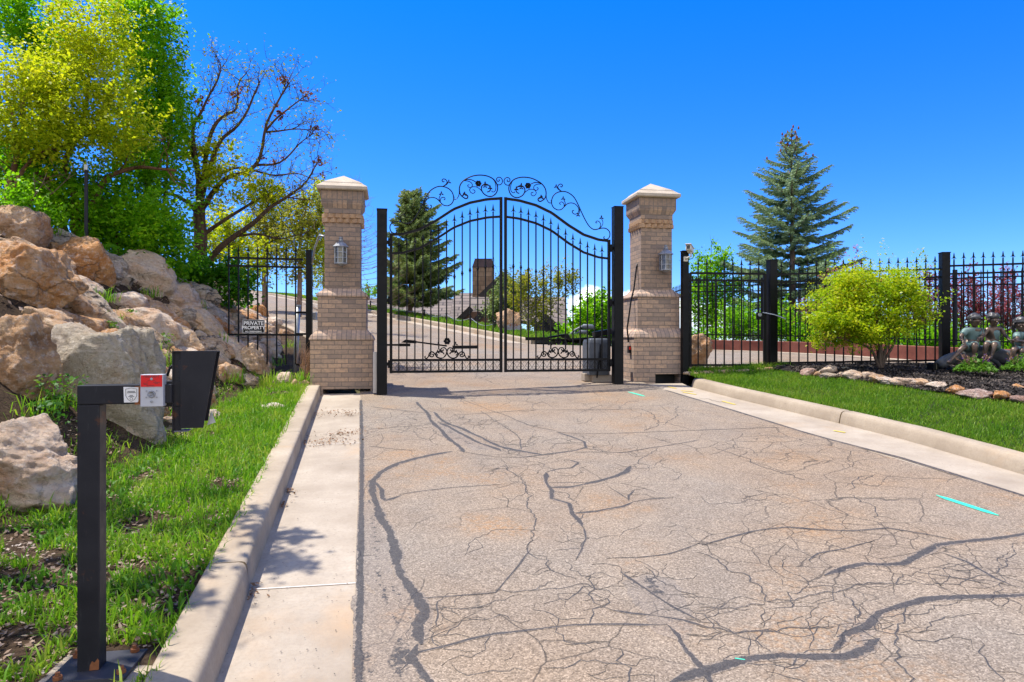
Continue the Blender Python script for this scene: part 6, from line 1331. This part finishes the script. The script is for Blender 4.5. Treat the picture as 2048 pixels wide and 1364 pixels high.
def gable(q, Yg_, mw, beams, th=.4):
    MB().prism([(P(a, b, Yg_).x, P(a, b, Yg_).z) for a, b in q], Yg_, Yg_ + th).build('gable_wall', mw, hs_)
    for a, b in beams:
        u_, v_ = P(*a, Yg_ - .25), P(*b, Yg_ - .25); MB().bar(u_, v_, .26).build('bargeboard', DKW, hs_)
gable([(958, 640), (958, 600), (1008, 551), (1060, 602), (1060, 640)], 35.2, BRW, [((960, 594), (1009, 547)), ((1007, 547), (1062, 602))])
gable([(914, 660), (914, 646), (942, 623), (985, 623), (985, 660)], 32.2, BRW, [((910, 648), (943, 616)), ((943, 650), (972, 620))]); gable([(1068, 705), (1068, 648), (1090, 634), (1128, 670), (1128, 705)], 29.6, GRW, [((1084, 628), (1130, 670)), ((1064, 640), (1082, 662))])
MB().box(P(1051, 566, 37), (.5, .5, .9)).build('chimney', GRW, hs_); MB().box(P(1098, 664, 29.5), (1.2, .1, .12)).build('trim_board', DKW, hs_); MB().box(P(1098, 684, 29.5), (.6, .06, .35)).build('window', simple('dark_window', .015, .03, 5, .15), hs_)

# ------------------------------------------------------------------ small garden things and the statue
sl = lawn_hit(1866, 748); ss = thing('garden_spotlight', 'small black garden spotlight on the mulch left of the statue', 'spotlight', sl, R(14))
MB().prism([(-.055, .02), (.05, .02), (.05, .16), (-.03, .175), (-.055, .165)], -.06, .06).build('housing', BLK, ss, bevel=.008); MB().box((.0, -.062, .10), (.012, .004, .12)).build('seam', simple('brass_seam', (.10, .09, .05), (.14, .12, .07), 5), ss); MB().tube([(0, 0, -.06), (0, 0, .03)], .012, 6).build('spike', BLK, ss)
BRO = simple('dark_bronze', (.075, .050, .034), (.17, .115, .08), 9, .42, .4, .25, 30, .5); VER = simple('verdigris_bronze', (.09, .14, .125), (.19, .28, .255), 7, .55, .25, .35, 30, .4); HAIR = simple('grey_bronze_hair', (.05, .047, .044), (.12, .115, .11), 12, .45, .4, .6, 22, .5)
Ys = 10.35; stt = thing('children_statue', 'bronze statue of three children sitting in a row on a log', 'statue', P(1960, 738, Ys))
sc8 = 7.58; q_ = lambda x, y, d=0.0: P(1860 + x / sc8, 600 + y / sc8, Ys + d)
def skinned(name, nodes, edges, m, parent, sub=2):
    me = bpy.data.meshes.new(name); me.from_pydata([tuple(Vector(p) - ORG[parent.name]) for p, r in nodes], edges, []); me.materials.append(m); o = link(bpy.data.objects.new(name, me)); o.parent = parent; ORG[o.name] = ORG[parent.name]
    sk = o.modifiers.new('skin', 'SKIN'); sk.use_smooth_shade = True
    for i, (p, r) in enumerate(nodes): me.skin_vertices[0].data[i].radius = (r, r) if not isinstance(r, tuple) else r
    me.skin_vertices[0].data[0].use_root = True; sb = o.modifiers.new('sub', 'SUBSURF'); sb.levels = sb.render_levels = sub; return o
def child(name, hip, neck, head, arms, legs, dress, look):
    ab = hip.lerp(neck, .45) + Vector((0, .02, 0)); chest = hip.lerp(neck, .78); hs = (head - neck)
    N = [(hip, .085), (ab, .082), (chest, .088), (neck, .036), (neck + hs * .45, .05), (head, .078), (head + Vector((0, 0, .04)), .062)]; E = [(0, 1), (1, 2), (2, 3), (3, 4), (4, 5), (5, 6)]
    for sh, el, ha in arms:
        i = len(N); N += [(sh, .040), (sh.lerp(el, .5), .034), (el, .029), (el.lerp(ha, .6), .024), (ha, .022)]; E += [(2, i), (i, i + 1), (i + 1, i + 2), (i + 2, i + 3), (i + 3, i + 4)]
        d = (ha - el).normalized(); s = d.cross(Vector((0, -1, 0))).normalized()
        for j, sp in enumerate((-.022, -.007, .008, .022)):
            b = len(N); N += [(ha + d * .035 + s * sp, .0085), (ha + d * (.06 + .006 * (j % 2)) + s * sp * 1.1 + Vector((0, -.008, -.006)), .007)]; E += [(i + 4, b), (b, b + 1)]
        b = len(N); N += [(ha + d * .015 - s * .032 + Vector((0, -.012, 0)), .008)]; E += [(i + 4, b)]
    for hp, kn, an, toe in legs:
        i = len(N); N += [(hp, .056), (hp.lerp(kn, .55), .050), (kn, .043), (kn.lerp(an, .35), .039), (an, .024), (an.lerp(toe, .55) + Vector((0, 0, -.012)), .030), (toe, .02)]; E += [(0, i)] + [(i + k, i + k + 1) for k in range(6)]
    body = skinned(name, N, E, BRO, stt)
    f = look.normalized(); sd = f.cross(Vector((0, 0, 1))).normalized(); up = Vector((0, 0, 1))
    MB().lathe([(.004, .014), (.013, .0), (.014, -.012), (.004, -.018)], tuple(head + f * .084 - up * .008), 8).build('nose', BRO, body, True); MB().tube([head + f * .076 - up * .040 + sd * x for x in (-.02, 0, .02)], .006, 5).build('mouth', BRO, body, True)
    for s_ in (-1, 1):
        MB().lathe([(.002, -.012), (.012, 0), (.002, .012)], tuple(head + f * .075 + sd * s_ * .030 + up * .012), 8).build('eye', BRO, body, True); MB().lathe([(.004, -.022), (.016, 0), (.006, .024)], tuple(head + sd * s_ * .082 - f * .005), 8).build('ear', BRO, body, True)
    V, Fc = rock_mesh((.092, .094, .078), 500 + len(name), 4, 24, .12, (), .93); V = V[:]; V[:, 2] = np.maximum(V[:, 2], -.02) ; V += np.array(head - f * .022 + up * .045); np_mesh('hair', V, Fc, HAIR, body, smooth=True)
    nh = MB(); n_ = 26
    for j in range(n_):
        a = 2 * math.pi * j / n_; d = Vector((math.cos(a), math.sin(a), 0))
        if d.dot(f) > .35: continue
        else: ln_ = .095
        p = head + up * .10 + d * .03; nh.tube([p, head + up * .078 + d * .060 - f * .012, head + up * (.05 - ln_ * .4) + d * .078 - f * .012, head + up * (.05 - ln_) + d * .077 - f * .012], [.012, .012, .010, .004], 5)
    nh.build('hair_locks', HAIR, body, True)
    sh = [(hip + Vector((0, 0, -.01)), .100), (ab, .096), (chest + Vector((0, 0, -.01)), (.102, .098)), (chest.lerp(neck, .65), .062)]; e = [(0, 1), (1, 2), (2, 3)]
    if not dress:
        for s_, el, ha in arms: i = len(sh); sh += [(s_, .052), (s_.lerp(el, .75), .050)]; e += [(2, i), (i, i + 1)]
    skinned('dress' if dress else 'shirt', sh, e, VER, body)
    sh = [(hip, .100)]; e = []
    for hp, kn, an, toe in legs: i = len(sh); sh += [(hp, .070), (hp.lerp(kn, .6), .066), (hp.lerp(kn, .76), .058)]; e += [(0, i), (i, i + 1), (i + 1, i + 2)]
    skinned('skirt' if dress else 'shorts', sh, e, VER, body)
    return body
child('boy_figure', q_(625, 690, .08), q_(668, 412, .02), q_(688, 318, -.02), [(q_(545, 455), q_(462, 560, -.05), q_(505, 635, -.16)), (q_(765, 460), q_(800, 565, -.05), q_(735, 585, -.2))], [(q_(580, 710, 0), q_(505, 715, -.26), q_(310, 915, -.30), q_(270, 945, -.42)), (q_(670, 705, 0), q_(682, 672, -.28), q_(672, 850, -.26), q_(660, 880, -.38))], False, Vector((.25, -1, -.25)))
child('girl_figure', q_(950, 690, .08), q_(968, 408, .02), q_(970, 305, -.02), [(q_(868, 448), q_(812, 540, -.02), q_(775, 580, -.16)), (q_(1080, 440), q_(1130, 530, -.02), q_(1185, 580, -.12))], [(q_(905, 700, 0), q_(858, 660, -.26), q_(820, 850, -.24), q_(800, 880, -.36)), (q_(985, 700, 0), q_(985, 662, -.26), q_(925, 850, -.26), q_(900, 885, -.38))], True, Vector((-.1, -1, -.25)))
child('small_child_figure', q_(1420, 760, .08), q_(1385, 480, .02), q_(1368, 375, -.02), [(q_(1310, 520), q_(1330, 600, -.1), q_(1250, 620, -.18)), (q_(1480, 510), q_(1450, 640, -.1), q_(1310, 615, -.2))], [(q_(1380, 770, 0), q_(1270, 738, -.24), q_(1245, 900, -.22), q_(1160, 960, -.30)), (q_(1450, 770, 0), q_(1390, 760, -.26), q_(1395, 900, -.22), q_(1370, 960, -.32))], False, Vector((-.5, -1, -.35)))
lg = Wood(); lg.limb([q_(150, 1000, -.05), q_(300, 920, .02), q_(520, 845, .1), q_(760, 800, .12), q_(1000, 815, .12), q_(1250, 870, .12), q_(1520, 900, .1)], .07, .125, 14, 5, .05); lg.tube([q_(880, 830, .1), q_(1000, 930, .1), q_(1050, 1000, .1)], [.07, .04, .03], 8); lg.build('log', simple('grey_bronze_log', (.06, .062, .065), (.13, .135, .14), 9, .6, .2, .8, 14), stt, True)
